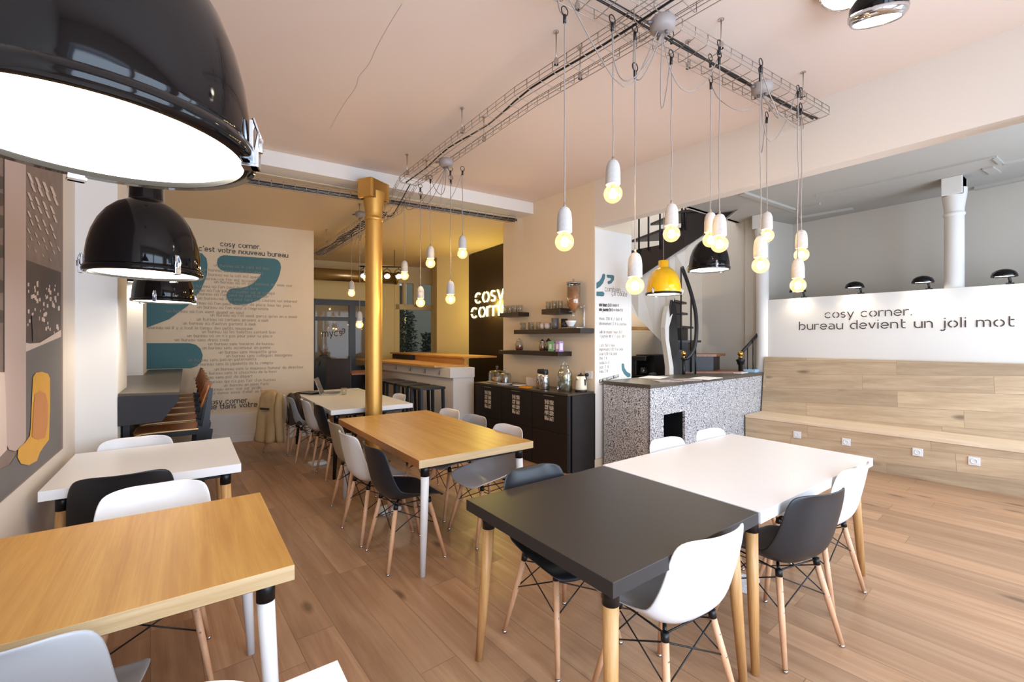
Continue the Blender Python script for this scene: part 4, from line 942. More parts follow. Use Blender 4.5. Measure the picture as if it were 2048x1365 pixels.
MB().box((-.08, -.13, 0), (.09, .12, .015)).tube([(.085, -.09, 0), (.085, -.09, .28)], .008, 8).box((.02, -.1, .24), (.09, -.08, .26)).build('stand', M['chrome'], t, bevel=.003)
MB().lathe([(.02, .19), (.045, .23), (.075, .28), (.079, .32), (.082, .53), (.080, .53), (.076, .32), (.04, .24), (.015, .19)], n=28).build('glass_tube', M['glass'], t)
MB().lathe([(0, .20), (.02, .20), (.04, .235), (.070, .285), (.073, .32), (.074, .49), (0, .495)], n=24).build('cereal', M['cereal'], t)
MB().lathe([(.088, .53), (.088, .55), (.03, .555), (.01, .56), (.01, .59), (0, .592)], n=28).build('lid', M['chrome'], t)
MB().tube([(-.07, 0, .20), (-.03, 0, .20), (.03, 0, .20)], .009, 8).lathe([(.02, .15), (.022, .19), (0, .2)], n=14).build('spout', M['glass'], t)
def jar(p, label, h, r, m, lid='glass'):
    t = thing('storage_jar', label, 'jar', p)
    MB().lathe([(0, .003), (r * .8, .003), (r, h * .3), (r * 1.02, h * .6), (r * .75, h * .85), (r * .72, h), (r * .76, h), (r * .8, h * .85), (r * 1.05, h * .6), (r * 1.03, h * .3), (r * .82, 0), (0, 0)], n=22).build('glass_body', M['glass'], t)
    MB().lathe([(0, .006), (r * .76, .006), (r * .95, h * .3), (r * .95, h * .5), (0, h * .53)], n=20).build('contents', M[m], t)
    MB().lathe([(r * .78, h), (r * .8, h + .012), (r * .3, h + .02), (.01, h + .035), (0, h + .036)], n=20).build('lid', M[lid], t)
jar(FR(1.21, .13, 1.343), 'round glass jar of dried fruit on the lowest shelf', .13, .055, 'nuts'); jar(FR(.76, .12, 1.343), 'glass jar with lid left of the green tea box', .115, .045, 'nuts', 'steel'); jar(FR(.67, .10, 1.343), 'taller dark lidded jar behind the green tea box', .125, .042, 'brownj', 'blackp')
for s_, w_, m_, lab in ((.535, .085, 'tea1', 'green tea box on the lowest shelf'), (.415, .065, 'tea2', 'lilac tea box at the right of the lowest shelf')):
    t = thing('tea_box', lab, 'tea box', FR(s_, .16, 1.343), wa)
    MB().box((-.035, -w_ / 2, 0), (.035, w_ / 2, .125)).build('carton', M[m_], t, bevel=.001)
    MB().box((-.025, -w_ / 2 - .001, .02), (.025, -w_ / 2, .1)).box((-.036, -.02, .03), (-.035, .02, .09)).build('printed_front', M['paper'], t)
# things on the worktop
WZ = .885
def cloche(p, label, r, h, m):
    t = thing('cake_dome', label, 'cake dome', p)
    MB().lathe([(0, 0), (r * 1.15, 0), (r * 1.2, .012), (0, .012)], n=32).build('plate', M['white'] if r < .1 else M['steel'], t)
    MB().lathe([(r, .013), (r, h * .8), (r * .85, h * .97), (r * .3, h), (r * .3, h - .003), (r * .84, h * .95), (r * .985, h * .8), (r * .985, .013)], n=32).build('glass_dome', M['glass'], t)
    MB().lathe([(.02, h), (.01, h + .015), (.012, h + .03)], n=16).ball((0, 0, h + .045), .02, 16).build('knob', M['glass'], t)
    mb = MB(); mb.lathe([(0, .013), (r * .6, .013), (r * .6, .06), (r * .5, .07), (0, .07)], n=20); mb.build('cake', M[m], t)
cloche(FR(1.62, .20, WZ), 'larger glass cake dome with sponge cake at the left end of the worktop', .12, .17, 'cake'); cloche(FR(1.35, .27, WZ), 'smaller glass cake dome with chocolate cake in front of the large one', .088, .15, 'cakec')
t = thing('board', 'round wooden board lying right of the small cake dome', 'board', FR(1.14, .2, WZ)); MB().lathe([(0, 0), (.09, 0), (.09, .015), (0, .015)], n=24).build('disc', M['ply'], t)
o = MB().lathe([(0, 0), (.06, 0), (.09, .015), (.088, .02), (.05, .008), (0, .008)], n=28).build('plate', M['white'], None, FR(1.0, .31, WZ)); tag(o, 'white plate on the worktop left of the orange napkins', 'plate')
o = MB().box((-.05, -.07, 0), (.05, .07, .018)).build('napkin_stack', M['napkin'], None, FR(.80, .37, WZ)); o.rotation_euler.z = wa; tag(o, 'small stack of orange napkins at the front of the worktop', 'napkins')
o = MB().box((-.02, -.11, 0), (.02, .11, .11)).build('patterned_box', M['patterned'], None, FR(.90, .16, WZ)); o.rotation_euler.z = wa; tag(o, 'patterned pale box behind the orange napkins', 'box')
def flask(p, label):
    t = thing('thermos_flask', label, 'flask', p, wa + .6, 'steel coffee flasks')
    MB().lathe([(0, 0), (.056, 0), (.06, .01), (.06, .14), (.052, .175), (.042, .19), (0, .19)], n=28).build('body', M['chrome'], t)
    MB().lathe([(.044, .19), (.045, .215), (.040, .235), (.038, .238), (0, .24)], n=24).box((-.055, -.012, .2), (-.03, .012, .225)).build('lid', M['blackp'], t)
    MB().tube(clean([(.04, 0, .225), (.075, 0, .20), (.078, 0, .12), (.058, 0, .07)], 6), .01, 8).build('handle', M['blackp'], t)
flask(FR(.64, .26, WZ), 'left steel coffee flask with black lid on the cabinets'); flask(FR(.515, .31, WZ), 'right steel coffee flask with black lid on the cabinets')
t = thing('drinks_dispenser', 'large glass water dispenser with lemon and mint on the cabinets', 'drinks dispenser', FR(.215, .27, WZ))
MB().lathe([(0, .002), (.078, .002), (.082, .02), (.082, .20), (.066, .245), (.05, .26), (.05, .275), (.053, .275), (.053, .262), (.07, .248), (.086, .20), (.086, 0), (0, 0)], n=32).build('glass_body', M['glass'], t)
MB().lathe([(0, .005), (.079, .005), (.08, .17), (0, .17)], n=28).build('water', glass('water_clear', (.72, .78, .72), .05), t)
MB().lathe([(.056, .276), (.05, .30), (.02, .31), (.0, .312)], n=24).tube(clean([(-.03, 0, .30), (-.02, 0, .335), (.02, 0, .335), (.03, 0, .30)], 6), .006, 8).build('lid', M['glass'], t)
for a, z_, m_ in ((.4, .165, 'lemon'), (2.4, .15, 'lemon')): MB().lathe([(0, 0), (.028, 0), (.028, .006), (0, .006)], (-.035 if a < 1 else .03, -.04, z_), 20, mtx=Matrix.Rotation(1.1, 4, 'X')).build('lemon_slice', M[m_], t)
MB().ball((.03, -.02, .14), .028, 10, (1.2, 1, .8)).build('mint', M['leaf'], t)
MB().tube([(-.08, 0, .04), (-.115, 0, .04), (-.12, 0, .02)], .01, 8).tube([(-.11, 0, .04), (-.11, 0, .065)], .006, 8).build('tap', M['chrome'], t)
t = thing('kettle', 'cream electric kettle with black handle and base near the socket', 'kettle', FR(.085, .14, WZ), wa)
MB().lathe([(0, 0), (.07, 0), (.068, .02), (0, .02)], n=28).build('base', M['blackp'], t)
MB().lathe([(0, .022), (.068, .022), (.07, .04), (.062, .13), (.05, .175), (.045, .18), (0, .182)], n=28).tube([(-.05, 0, .15), (-.075, 0, .175)], [.02, .008], 8).build('body', M['cream'], t)
MB().lathe([(.044, .182), (.03, .195), (.008, .20), (.008, .215), (0, .217)], n=20).build('lid', M['blackp'], t); MB().box((-.01, -.0665, .05), (.012, -.058, .145)).tube(clean([(.045, 0, .17), (.085, 0, .165), (.09, 0, .1), (.066, 0, .06)], 6), .009, 8).build('handle', M['blackp'], t)
t = thing('wall_socket', 'white double wall socket with a black plug above the kettle worktop', 'socket', SW(.095, .001, 1.075), wa)
t.location = onplane(1178, 750, C + wn_ * .001, -wn_) ; MB().box((-.01, -.055, -.045), (0, .055, .045)).build('plate', M['white'], t, bevel=.003)
MB().lathe([(.02, 0), (.018, .03), (.008, .036), (0, .036)], n=16, mtx=Matrix.Translation((-.01, .015, 0)) @ Matrix.Rotation(-PI / 2, 4, 'Y')).build('plug', M['blackp'], t)

# ================================================================ SPECKLED COUNTER
cA, cB = V(3.965, 3.55, 0), V(3.955, 2.915, 0); cdr = (V(6.851, 3.07, 0) - cB).normalized()
cC = cB + cdr * 2.90; cD = cA + cdr * 2.90
ct = thing('reception_counter', 'angular reception counter clad in black and white speckled laminate', 'counter', (0, 0, 0))
# front panel with a square opening
def cf(s, z): return cB + cdr * s + V(0, 0, z)
back = V(-cdr.y, cdr.x, 0)
oL = .255; oR = .70; z0, z1 = .22, .66
mb = MB(); mb.slab([cf(0, 0), cf(oL, 0), cf(oL, .965), cf(0, .965)], back * .03); mb.slab([cf(oR, 0), cf(2.9, 0), cf(2.9, .965), cf(oR, .965)], back * .03)
mb.slab([cf(oL, z1), cf(oR, z1), cf(oR, .965), cf(oL, .965)], back * .03); mb.slab([cf(oL, 0), cf(oR, 0), cf(oR, z0), cf(oL, z0)], back * .03)
mb.build('front_panel', M['speck'], ct)
MB().prism([cB, cB + back * .62, cB + back * .62 + cdr * .03, cB + cdr * .03 + back * .03], 0, .965).build('side_panel', M['speck'], ct)
MB().slab([cC - cdr * .03 + back * .03, cC - cdr * .03 + back * .62, cC - cdr * .03 + back * .62 + V(0, 0, .965), cC - cdr * .03 + back * .03 + V(0, 0, .965)], cdr * .03).build('side_panel', M['speck'], ct)
mb = MB(); P0 = cf(oL, z0) + back * .03; a = cdr * (oR - oL); b = back * .35; c = V(0, 0, z1 - z0)
mb.slab([P0 + b, P0 + a + b, P0 + a + b + c, P0 + b + c], back * .02); mb.slab([P0, P0 + b, P0 + b + c, P0 + c], -cdr * .015); mb.slab([P0 + a, P0 + a + b, P0 + a + b + c, P0 + a + c], cdr * .015); mb.slab([P0, P0 + a, P0 + a + b, P0 + b], V(0, 0, -.015))
mb.build('niche', M['blackp'], ct)
e_ = .012
MB().prism([cB - back * e_ - cdr * e_, cC - back * e_ + cdr * e_, cC + back * .62 + cdr * e_, cB + back * .625 - cdr * e_], .966, 1.008).build('worktop', M['ctop'], ct, bevel=.002)
CT = 1.009
def sheet(name, u, v, w_, l_, rz, m, label, cat, h=.004, z=CT, grp=None):
    p = G(u, v, z); o = MB().box((-w_ / 2, -l_ / 2, 0), (w_ / 2, l_ / 2, h)).build(name, M[m], None, p); o.rotation_euler.z = rz; return tag(o, label, cat, grp)
sheet('magazine', 1335, 763, .30, .22, -.5, 'paperd', 'open printed magazine lying foremost on the counter', 'magazine', .008)
sheet('magazine', 1372, 761, .28, .21, -.2, 'paperd', 'printed magazine partly under the others in the middle of the counter', 'magazine', .010, CT + .009)
sheet('newspaper', 1308, 755.5, .36, .26, .3, 'paper', 'white folded newspaper at the left end of the counter', 'newspaper', .006)
sheet('paper_sheet', 1412, 757, .40, .24, .1, 'paper', 'white paper sheets spread on the counter right of the magazines', 'papers', .005)
sheet('leaflet_stack', 1478, 746.5, .24, .16, .1, 'paper', 'white leaflets at the right end of the counter', 'leaflets', .012)
sheet('leaflet_stack', 1503, 744.5, .18, .16, .1, 'paperb', 'pale blue leaflet stack at the right end of the counter', 'leaflets', .04)
o = sheet('stapler', 1305, 751, .16, .035, .2, 'blackp', 'small black stapler on the newspaper', 'stapler', .03, CT + .007)
# back desk, machines behind the counter
bd = thing('back_desk', 'low back desk behind the counter carrying the coffee machine', 'desk', (0, 0, 0))
MB().box((5.5, 4.42, .84), (6.68, 4.80, .88)).build('desktop', M['blackw'], bd); MB().box((5.55, 4.46, 0), (6.64, 4.78, .84)).build('desk_body', M['darkcab'], bd)
t = thing('coffee_machine', 'black filter coffee machine seen beside the price panel', 'coffee machine', G(1274, 752, .881), .3)
t.location = V(6.02, 4.62, .881)
MB().box((-.10, -.12, 0), (.10, .12, .03)).box((-.10, .04, .03), (.10, .12, .30)).box((-.10, -.12, .26), (.10, .12, .34)).build('body', M['blackp'], t, bevel=.01)
MB().lathe([(0, .035), (.055, .035), (.07, .08), (.06, .15), (.045, .17), (0, .17)], (0, -.04, 0), 20).build('glass_jug', M['glass'], t); MB().tube(clean([(.05, -.06, .16), (.11, -.09, .14), (.1, -.08, .07)], 5), .009, 6).build('jug_handle', M['blackp'], t)
t = thing('cash_drawer', 'black box shaped till with brass knob behind the counter', 'till', (6.38, 4.60, .881), .0)
MB().box((-.27, -.18, 0), (.27, .18, .34)).build('case', M['blackp'], t, bevel=.006); MB().ball((.2, -.215, .16), .022, 12).build('knob', M['brass'], t); MB().box((-.28, -.18, .34), (.28, .18, .358)).build('lid', M['blackw'], t)
hs = MB().box((5.6, 4.58, 1.65), (6.78, 4.82, 1.70)).build('wooden_shelf', M['barwood'], None); tag(hs, 'wooden shelf under the stairs beside the price panel', 'shelf')
point('under_stair_lamp', (6.05, 4.72, 2.0), 7, (1, .82, .6), .06)

# ================================================================ STAIRCASE
stt = thing('staircase', 'dark winding staircase with curved white string behind the counter', 'staircase', (0, 0, 0))
# upper flight: dark outer string (thick curved ribbon)
def ribbonwall(name, top, bot, th, m, par, smooth=True):
    """thick vertical ribbon between two 3D polylines"""
    mb = MB(); n = len(top); A = []
    for i in range(n):
        t_ = (Vector(top[min(i + 1, n - 1)]) - Vector(top[max(i - 1, 0)])); x = V(-t_.y, t_.x, 0)
        x = (x.normalized() if x.length > 1e-6 else V(0, 1, 0)) * th / 2
        A.append([mb.bm.verts.new(Vector(top[i]) + x), mb.bm.verts.new(Vector(top[i]) - x), mb.bm.verts.new(Vector(bot[i]) - x), mb.bm.verts.new(Vector(bot[i]) + x)])
    for P_, Q_ in zip(A, A[1:]):
        for k in range(4): mb.bm.faces.new((P_[k], P_[(k + 1) % 4], Q_[(k + 1) % 4], Q_[k]))
    mb.bm.faces.new(A[0]); mb.bm.faces.new(A[-1][::-1])
    return mb.build(name, m, par)
us = [1250, 1278, 1325, 1370, 1412, 1451, 1482]; ds = [7.2, 7.0, 6.8, 6.65, 6.55, 6.45, 6.4]
vb = [573, 555.5, 524, 494, 466, 436, 411]; vt = [512, 499, 490, 455, 402, 404, 409]
ribbonwall('outer_string', [D(u, v, d) for u, v, d in zip(us, vt, ds)], [D(u, v, d) for u, v, d in zip(us, vb, ds)], .05, M['blackw'], stt)
# steps of the upper flight
for (ua, va, ub, vb_, d0) in ((1262, 501, 1345, 490, 6.95), (1322, 458, 1400, 455, 6.7), (1365, 420, 1440, 406, 6.55)):
    a = D(ua, va, d0 + .05); b = D(ub, va, d0 - .1); b.z = a.z
    MB().slab([a + V(0, 0, 0), b + V(0, 0, 0), b + V(.25, .75, 0), a + V(.25, .75, 0)], (0, 0, -.04)).build('tread', M['blackw'], stt)
    MB().slab([a + V(.05, .02, -.04), b + V(.05, .02, -.04), b + V(.05, .02, -.26), a + V(.05, .02, -.26)], (.01, .03, 0)).build('riser', M['blackw'], stt)
# white soffit band and curved white inner string
sb0 = [1250, 1278, 1325, 1370, 1412, 1451, 1482]
uw = [1250, 1278, 1310, 1331, 1338, 1350, 1370, 1412, 1451, 1482]; tw_ = [573, 555.5, 534, 520, 515, 507, 494, 466, 436, 411]; bw_ = [608, 636, 670, 691, 640, 590, 540, 480, 442, 415]; dw = [7.2, 7.0, 6.86, 6.78, 6.75, 6.71, 6.65, 6.55, 6.45, 6.4]
ribbonwall('white_string', [D(u, v - 1, d + .04) for u, v, d in zip(uw, tw_, dw)], [D(u, v, d - .1) for u, v, d in zip(uw, bw_, dw)], .05, M['wallw'], stt)
mb = MB()
cs = [(1337, 612, 6.55, 14), (1333, 630, 6.45, 12), (1330, 655, 6.35, 8), (1331, 680, 6.3, 7), (1335, 705, 6.25, 7), (1339, 735, 6.2, 8), (1339, 790, 6.15, 9)]
tl = [D(u, v, d) for u, v, d, w_ in cs]; 
for p0, p1 in zip(cs, cs[1:]):
    a, b = D(p0[0], p0[1], p0[2]), D(p0[0] + p0[3], p0[1], p0[2]); c, d = D(p1[0] + p1[3], p1[1], p1[2]), D(p1[0], p1[1], p1[2])
    mb.slab([a, b, c, d], (.04, .10, 0))
mb.build('curved_string_end', M['wallw'], stt)
# lower flight: dark risers and treads climbing to the left
lw = [(1395, 744, 1480, 6.3), (1368, 709, 1433, 6.5), (1352, 681, 1382, 6.7), (1350, 652, 1366, 6.85), (1350, 623, 1354, 6.95), (1347, 600, 1352, 7.0)]
for i, (u0, v, u1, d0) in enumerate(lw):
    a = D(max(u0 - 50, 1346), v, d0 + .05); b = D(u1, v, d0); a.z = b.z
    MB().slab([a, b, b + V(.55, .16, 0), a + V(.55, .22, 0)], (0, 0, -.035)).build('tread', M['blackw'] if i > 1 else M['ply'], stt)
    MB().slab([a + V(.0, .03, -.035), b + V(-.03, .03, -.035), b + V(-.03, .03, -.29), a + V(0, .03, -.29)], (.45, .15, 0)).build('riser', M['darkcab'], stt)
MB().slab([D(1345, 600, 6.5), D(1352, 612, 6.5), D(1357, 700, 6.4), D(1392, 700, 6.35), D(1392, 800, 6.3), D(1343, 800, 6.2), D(1342, 735, 6.3), D(1338, 690, 6.35), D(1337, 650, 6.4)], (.03, .06, 0)).build('inner_string', M['darkcab'], stt)
# handrail, balusters, newels
hr = clean([D(1364, 535, 6.4), D(1374, 562, 6.3), D(1383, 590, 6.25), D(1391, 625, 6.2), D(1393, 660, 6.15), D(1390, 690, 6.12), D(1384, 706, 6.1), D(1375, 716, 6.1), D(1368, 719, 6.1)], 6)
MB().tube(hr, .026, 10).build('handrail', M['blackp'], stt)
mb = MB()
for u, v0, v1, d in ((1362, 538, 745, 6.45), (1382, 590, 745, 6.3), (1348, 590, 660, 6.7), (1391, 690, 750, 6.15)): mb.tube([D(u, v0, d), D(u, v1, d)], .011, 8)
mb.build('baluster', M['blackm'], stt)
for u, v0, v1, d in ((1261, 400, 511, 7.05), (1278, 395, 500, 6.95), (1297, 390, 492, 6.85), (1320, 380, 489, 6.75), (1364, 385, 452, 6.65), (1371, 380, 450, 6.62)):
    MB().tube([D(u, v0 - 30, d), D(u, v1 + 10, d)], .014, 8).build('baluster', M['blackm'], stt)
for u, v, d, lab in ((1367.5, 711, 6.1, 0),):
    c = D(u, v, d); o = MB().tube([c - V(0, 0, .03), V(c.x, c.y, .9)], .022, 10).lathe([(.035, -.06), (.045, -.045), (.03, -.03)], c, 16).build('newel_post', M['blackm'], stt)
    MB().ball(c + V(0, 0, .025), .034, 18).lathe([(.026, -.045), (.014, -.03), (.02, -.01)], c, 16).build('brass_ball', M['brass'], o)
nw = thing('handrail_newel', 'black stair newel with brass ball and sloping rail right of the counter', 'stair rail', (0, 0, 0))
c = D(1481, 712, 6.5)
MB().lathe([(.03, -.9), (.03, -.14), (.045, -.12), (.05, -.09), (.06, -.075), (.06, -.06), (.03, -.045), (.028, -.03)], c, 20).build('newel_post', M['blackm'], nw)
MB().lathe([(.025, -.03), (.035, -.02), (.022, -.008)], c, 20).ball(c + V(0, 0, .03), .04, 20).build('brass_ball', M['brass'], nw)
MB().tube([c + V(0, 0, .03), D(1514, 671, 6.62)], .022, 12).ball(D(1515.5, 669.5, 6.62), .026, 12).build('handrail', M['blackp'], nw)
for u, v in ((1495, 694), (1506, 681)): MB().tube([D(u, v, 6.55), D(u, 760, 6.55)], .008, 8).build('baluster', M['blackm'], nw)

# ================================================================ REAR: BAR, STOOLS, OFFICE, WINDOW
bar = thing('bar', 'white bar with oak worktop and raised oak shelf at the back', 'bar', (0, 0, 0))
bx0 = lambda y: 3.10 - (y - 5.7) * .055
MB().prism([(3.13, 5.72), (3.47, 5.70), (3.55, 9.0), (2.98, 9.0)], 0, .93).build('base', M['wallw'], bar)
MB().prism([(3.07, 5.70), (3.47, 5.68), (3.55, 9.0), (2.90, 9.0)], .93, 1.075).build('fascia', M['wallw'], bar)
MB().prism([(2.93, 5.93), (3.50, 5.91), (3.58, 9.1), (2.76, 9.1)], 1.076, 1.106).build('worktop', M['barwood'], bar)
o = MB().prism([(3.46, 5.96), (3.50, 5.96), (3.57, 9.0), (3.52, 9.0)], 1.107, 1.20).build('upstand', M['barwood'], bar)
MB().prism([(3.42, 5.94), (4.05, 5.94), (4.05, 9.05), (3.45, 9.05)], 1.20, 1.225).build('raised_shelf', M['barwood'], bar); MB().box((3.51, 7.9, 1.107), (3.40, 8.8, 1.199)).build('dark_drawer', M['blackp'], bar)
mb = MB()
for y in (6.0, 6.45, 6.95, 7.5, 8.1): x = 3.065 - (y - 5.7) * .05; mb.tube([(x, y, .99), (x - .035, y, .975), (x - .04, y, 1.01)], .005, 6); mb.box((x - .004, y - .012, .96), (x + .004, y + .012, 1.03))
mb.build('coat_hooks', M['steel'], bar)['kind'] = 'stuff'
def stool(loc, label):
    t = thing('bar_stool', label, 'bar stool', loc, 0, 'black square bar stools'); z = .845
    MB().box((-.185, -.185, z - .03), (.185, .185, z)).build('seat', M['blackm'], t, bevel=.003)
    for sx in (-1, 1):
        for sy in (-1, 1): MB().hexa([V(sx * .185, sy * .185, 0), V(sx * .155, sy * .185, 0), V(sx * .155, sy * .155, 0), V(sx * .185, sy * .155, 0), V(sx * .175, sy * .175, z - .03), V(sx * .14, sy * .175, z - .03), V(sx * .14, sy * .14, z - .03), V(sx * .175, sy * .14, z - .03)]).build('leg', M['blackm'], t)
    mb = MB()
    for sy in (-1, 1): mb.box((-.16, sy * .175 - .01, .3), (.16, sy * .175 + .01, .33))
    for sx in (-1, 1): mb.box((sx * .175 - .01, -.16, .22), (sx * .175 + .01, .16, .25))
    mb.build('footrest', M['blackm'], t)
    return t
sl = ['black square bar stool nearest the camera at the white bar', 'second black square bar stool along the white bar', 'third black square bar stool along the white bar', 'black square bar stool farthest along the bar beside the gold column']
s0_ = stool((2.66, 5.60, 0), sl[0])
for i in range(1, 4): dup(s0_, (2.66 - .01 * i, 5.60 + .44 * i, 0), 0, sl[i])
t = thing('high_table', 'small dark brown high table beyond the bar stools', 'table', (2.55, 7.9, 0))
MB().box((-.35, -.4, .90), (.35, .4, .925)).build('tabletop', M['ply'], t); MB().tube([(0, 0, .9), (0, 0, .02)], .035, 12).lathe([(.22, 0), (.22, .015), (.04, .03)], n=24).build('pedestal', M['blackm'], t)
t = thing('side_chair', 'dark high backed chair just left of the gold column', 'chair', (1.98, 7.55, 0), -.4)
MB().box((-.2, -.2, .43), (.2, .2, .46)).build('seat', M['blackw'], t, bevel=.01); MB().box((-.2, .17, .62), (.2, .2, 1.17)).build('backrest', M['blackw'], t, bevel=.02)
for sx in (-1, 1):
    MB().tube([(sx * .18, .18, 0), (sx * .18, .185, .7)], .014, 8).build('leg', M['blackm'], t); MB().tube([(sx * .18, -.18, 0), (sx * .17, -.17, .43)], .014, 8).build('leg', M['blackm'], t)
# duct and cable under the rear ceiling
dt = thing('air_duct', 'round galvanised air duct along the rear wall', 'duct', (0, 0, 0))
a, b = D(650, 549, 8.6), D(792, 557, 9.2); b.z = a.z
MB().tube([a - (b - a).normalized() * .6, b], .12, 24).build('pipe', M['duct'], dt)
MB().tube([b - (b - a).normalized() * .02, b + (b - a).normalized() * .02], .128, 24).tube([a + (b - a) * .45, a + (b - a) * .47], .126, 24).build('collar', M['duct'], dt)
# glazed office front
gf = thing('glazed_screen', 'black framed glass office front lettered mycs behind the far white table', 'glazed partition', (0, 0, 0))
def rp(x, z, off=0): return V(x, rw(x) - off, z)
def bar_(mb, xa, xb, za, zb, th=.06, off=.0): mb.slab([rp(xa, za, off), rp(xb, za, off), rp(xb, zb, off), rp(xa, zb, off)], (0.0, th, 0))
mb = MB(); bar_(mb, 1.7, 3.40, 2.24, 2.37); bar_(mb, 1.7, 3.40, 1.90, 1.985); bar_(mb, 1.7, 3.4, 0, .92); bar_(mb, 2.135, 2.19, 0, 2.3, .07, .005); bar_(mb, 2.86, 2.99, 0, 2.3, .07, .005); bar_(mb, 3.34, 3.41, 0, 2.3)
mb.build('frame', M['blackm'], gf)
mb = MB(); mb.slab([rp(2.19, .92, -.03), rp(2.87, .92, -.03), rp(2.87, 2.24, -.03), rp(2.19, 2.24, -.03)], (0, .008, 0)); mb.slab([rp(2.98, .92, -.03), rp(3.34, .92, -.03), rp(3.34, 2.24, -.03), rp(2.98, 2.24, -.03)], (0, .008, 0)); mb.build('glass_pane', M['pane'], gf)
mb = MB(); fn = lambda u, v, off: onplane(u, v, V(2.28, rw(2.28) - .0, 0), V(.1733, .985, 0)); write(mb, 'mycs', fn(645, 674, 0), fn(684, 671.5, 0), .10, V(0, 1, 0), .16)
write(mb, '*', fn(683, 667.5, 0), fn(690, 667, 0), .10, V(0, 1, 0), .16); mb.build('lettering', M['ink'], gf, fix=False)
structure('wall_office', MB().box((1.2, 12.6, 0), (3.8, 12.7, 3.0)).box((1.15, 10.3, 0), (1.25, 12.7, 3)).box((3.75, 10.2, 0), (3.85, 12.7, 3)).box((1.15, 10.0, 2.95), (3.85, 12.7, 3.05)), M['walltan'])
point('office_lamp', (2.6, 11.3, 2.6), 5, (1, .85, .62), .1)
tag(MB().box((2.35, 11.6, 0), (2.5, 12.55, 2.6)).build('bookcase', M['ply'], None), 'brown upright cabinet seen inside the glass office', 'cabinet')
de = thing('office_desk', 'white desk inside the glass office', 'desk', (2.75, 11.3, 0)); MB().box((-.7, -.35, .72), (.7, .35, .75)).build('desktop', M['white'], de)
for sx in (-1, 1): MB().box((sx * .66 - .02, -.3, 0), (sx * .66 + .02, .3, .72)).build('leg', M['blackm'], de)
# person seated in the office
pe = thing('person', 'person with pale hair and grey patterned scarf sitting inside the glass office', 'person', (2.50, 10.75, 0), .4)
def skin_body(name, verts, edges, radii, m, par, sub=2):
    me = bpy.data.meshes.new(name); me.from_pydata(verts, edges, []); o = bpy.data.objects.new(name, me); COL.objects.link(o); o.parent = par
    sk = o.modifiers.new('skin', 'SKIN'); 
    for i, r in enumerate(radii): me.skin_vertices[0].data[i].radius = (r, r) if not isinstance(r, tuple) else r
    me.skin_vertices[0].data[0].use_root = True
    s_ = o.modifiers.new('sub', 'SUBSURF'); s_.levels = s_.render_levels = sub; me.materials.append(m)
    for p in me.polygons: p.use_smooth = True
    return o
vb_ = [(0, 0, .50), (0, -.01, .70), (0, -.02, .92), (0, -.02, 1.05), (0, -.03, 1.13), (.17, -.02, 1.03), (.24, -.08, .82), (.14, -.28, .79), (-.17, -.02, 1.03), (-.24, -.08, .82), (-.14, -.28, .79),
       (.1, -.08, .50), (.12, -.44, .50), (.12, -.46, .1), (.12, -.56, .05), (-.1, -.08, .50), (-.12, -.44, .50), (-.12, -.46, .1), (-.12, -.56, .05)]
eb_ = [(0, 1), (1, 2), (2, 3), (3, 4), (3, 5), (5, 6), (6, 7), (3, 8), (8, 9), (9, 10), (0, 11), (11, 12), (12, 13), (13, 14), (0, 15), (15, 16), (16, 17), (17, 18)]
me = bpy.data.meshes.new('body')
body = None
def make_skin():
    bm_ = bmesh.new(); me.from_pydata(vb_, eb_, [])
    o = bpy.data.objects.new('body', me); COL.objects.link(o); o.parent = pe
    m_ = o.modifiers.new('skin', 'SKIN')
    if not me.skin_vertices:
        bpy.context.view_layer.objects.active = o
    R_ = [(.15, .11), (.14, .10), (.17, .11), (.12, .08), (.05, .05), (.065, .065), (.05, .05), (.035, .035), (.065, .065), (.05, .05), (.035, .035), (.09, .09), (.075, .075), (.05, .05), (.04, .04), (.09, .09), (.075, .075), (.05, .05), (.04, .04)]
    if me.skin_vertices:
        for i, r in enumerate(R_): me.skin_vertices[0].data[i].radius = r
        me.skin_vertices[0].data[0].use_root = True
    s_ = o.modifiers.new('sub', 'SUBSURF'); s_.levels = s_.render_levels = 2; me.materials.append(M['scarf']); return o
body = make_skin()
hd = MB().ball((0, -.05, 1.25), .095, 20, (.82, .95, 1.2)).ball((0, -.145, 1.24), .016, 8, (1, 1.2, 1.4)).ball((.08, -.05, 1.24), .02, 8, (.5, 1, 1.4)).ball((-.08, -.05, 1.24), .02, 8, (.5, 1, 1.4)).build('head', M['skin'], pe)
MB().ball((.03, -.135, 1.265), .009, 8).ball((-.03, -.135, 1.265), .009, 8).build('eye', M['blackp'], hd); MB().ball((0, -.132, 1.19), .02, 8, (1, .4, .3)).build('mouth', M['cakec'], hd)
MB().ball((0, -.025, 1.285), .108, 20, (.9, 1, 1.05)).build('hair', M['hair'], pe); MB().lathe([(.07, 1.06), (.10, 1.09), (.085, 1.14), (.06, 1.15)], (0, -.03, 0), 20).build('scarf', M['scarf'], pe)
for sx in (-1, 1):
    mb = MB(); mb.ball((sx * .12, -.33, .785), .035, 12, (.9, 1.3, .5))
    for k, (dx, L_) in enumerate(((-.024, .055), (-.008, .065), (.008, .06), (.022, .048))): mb.tube([(sx * .12 + dx, -.36, .785), (sx * .12 + dx, -.36 - L_ * .6, .784), (sx * .12 + dx, -.36 - L_, .772)], [.009, .008, .007], 8)
    mb.tube([(sx * .12 - sx * .03, -.33, .785), (sx * .12 - sx * .055, -.355, .78), (sx * .12 - sx * .06, -.38, .775)], [.011, .009, .008], 8); mb.build('hand', M['skin'], pe)
tag(MB().box((2.28, 10.6, 0), (2.72, 11.0, .38)).build('office_stool', M['blackw'], None), 'dark box stool under the person inside the glass office', 'stool')
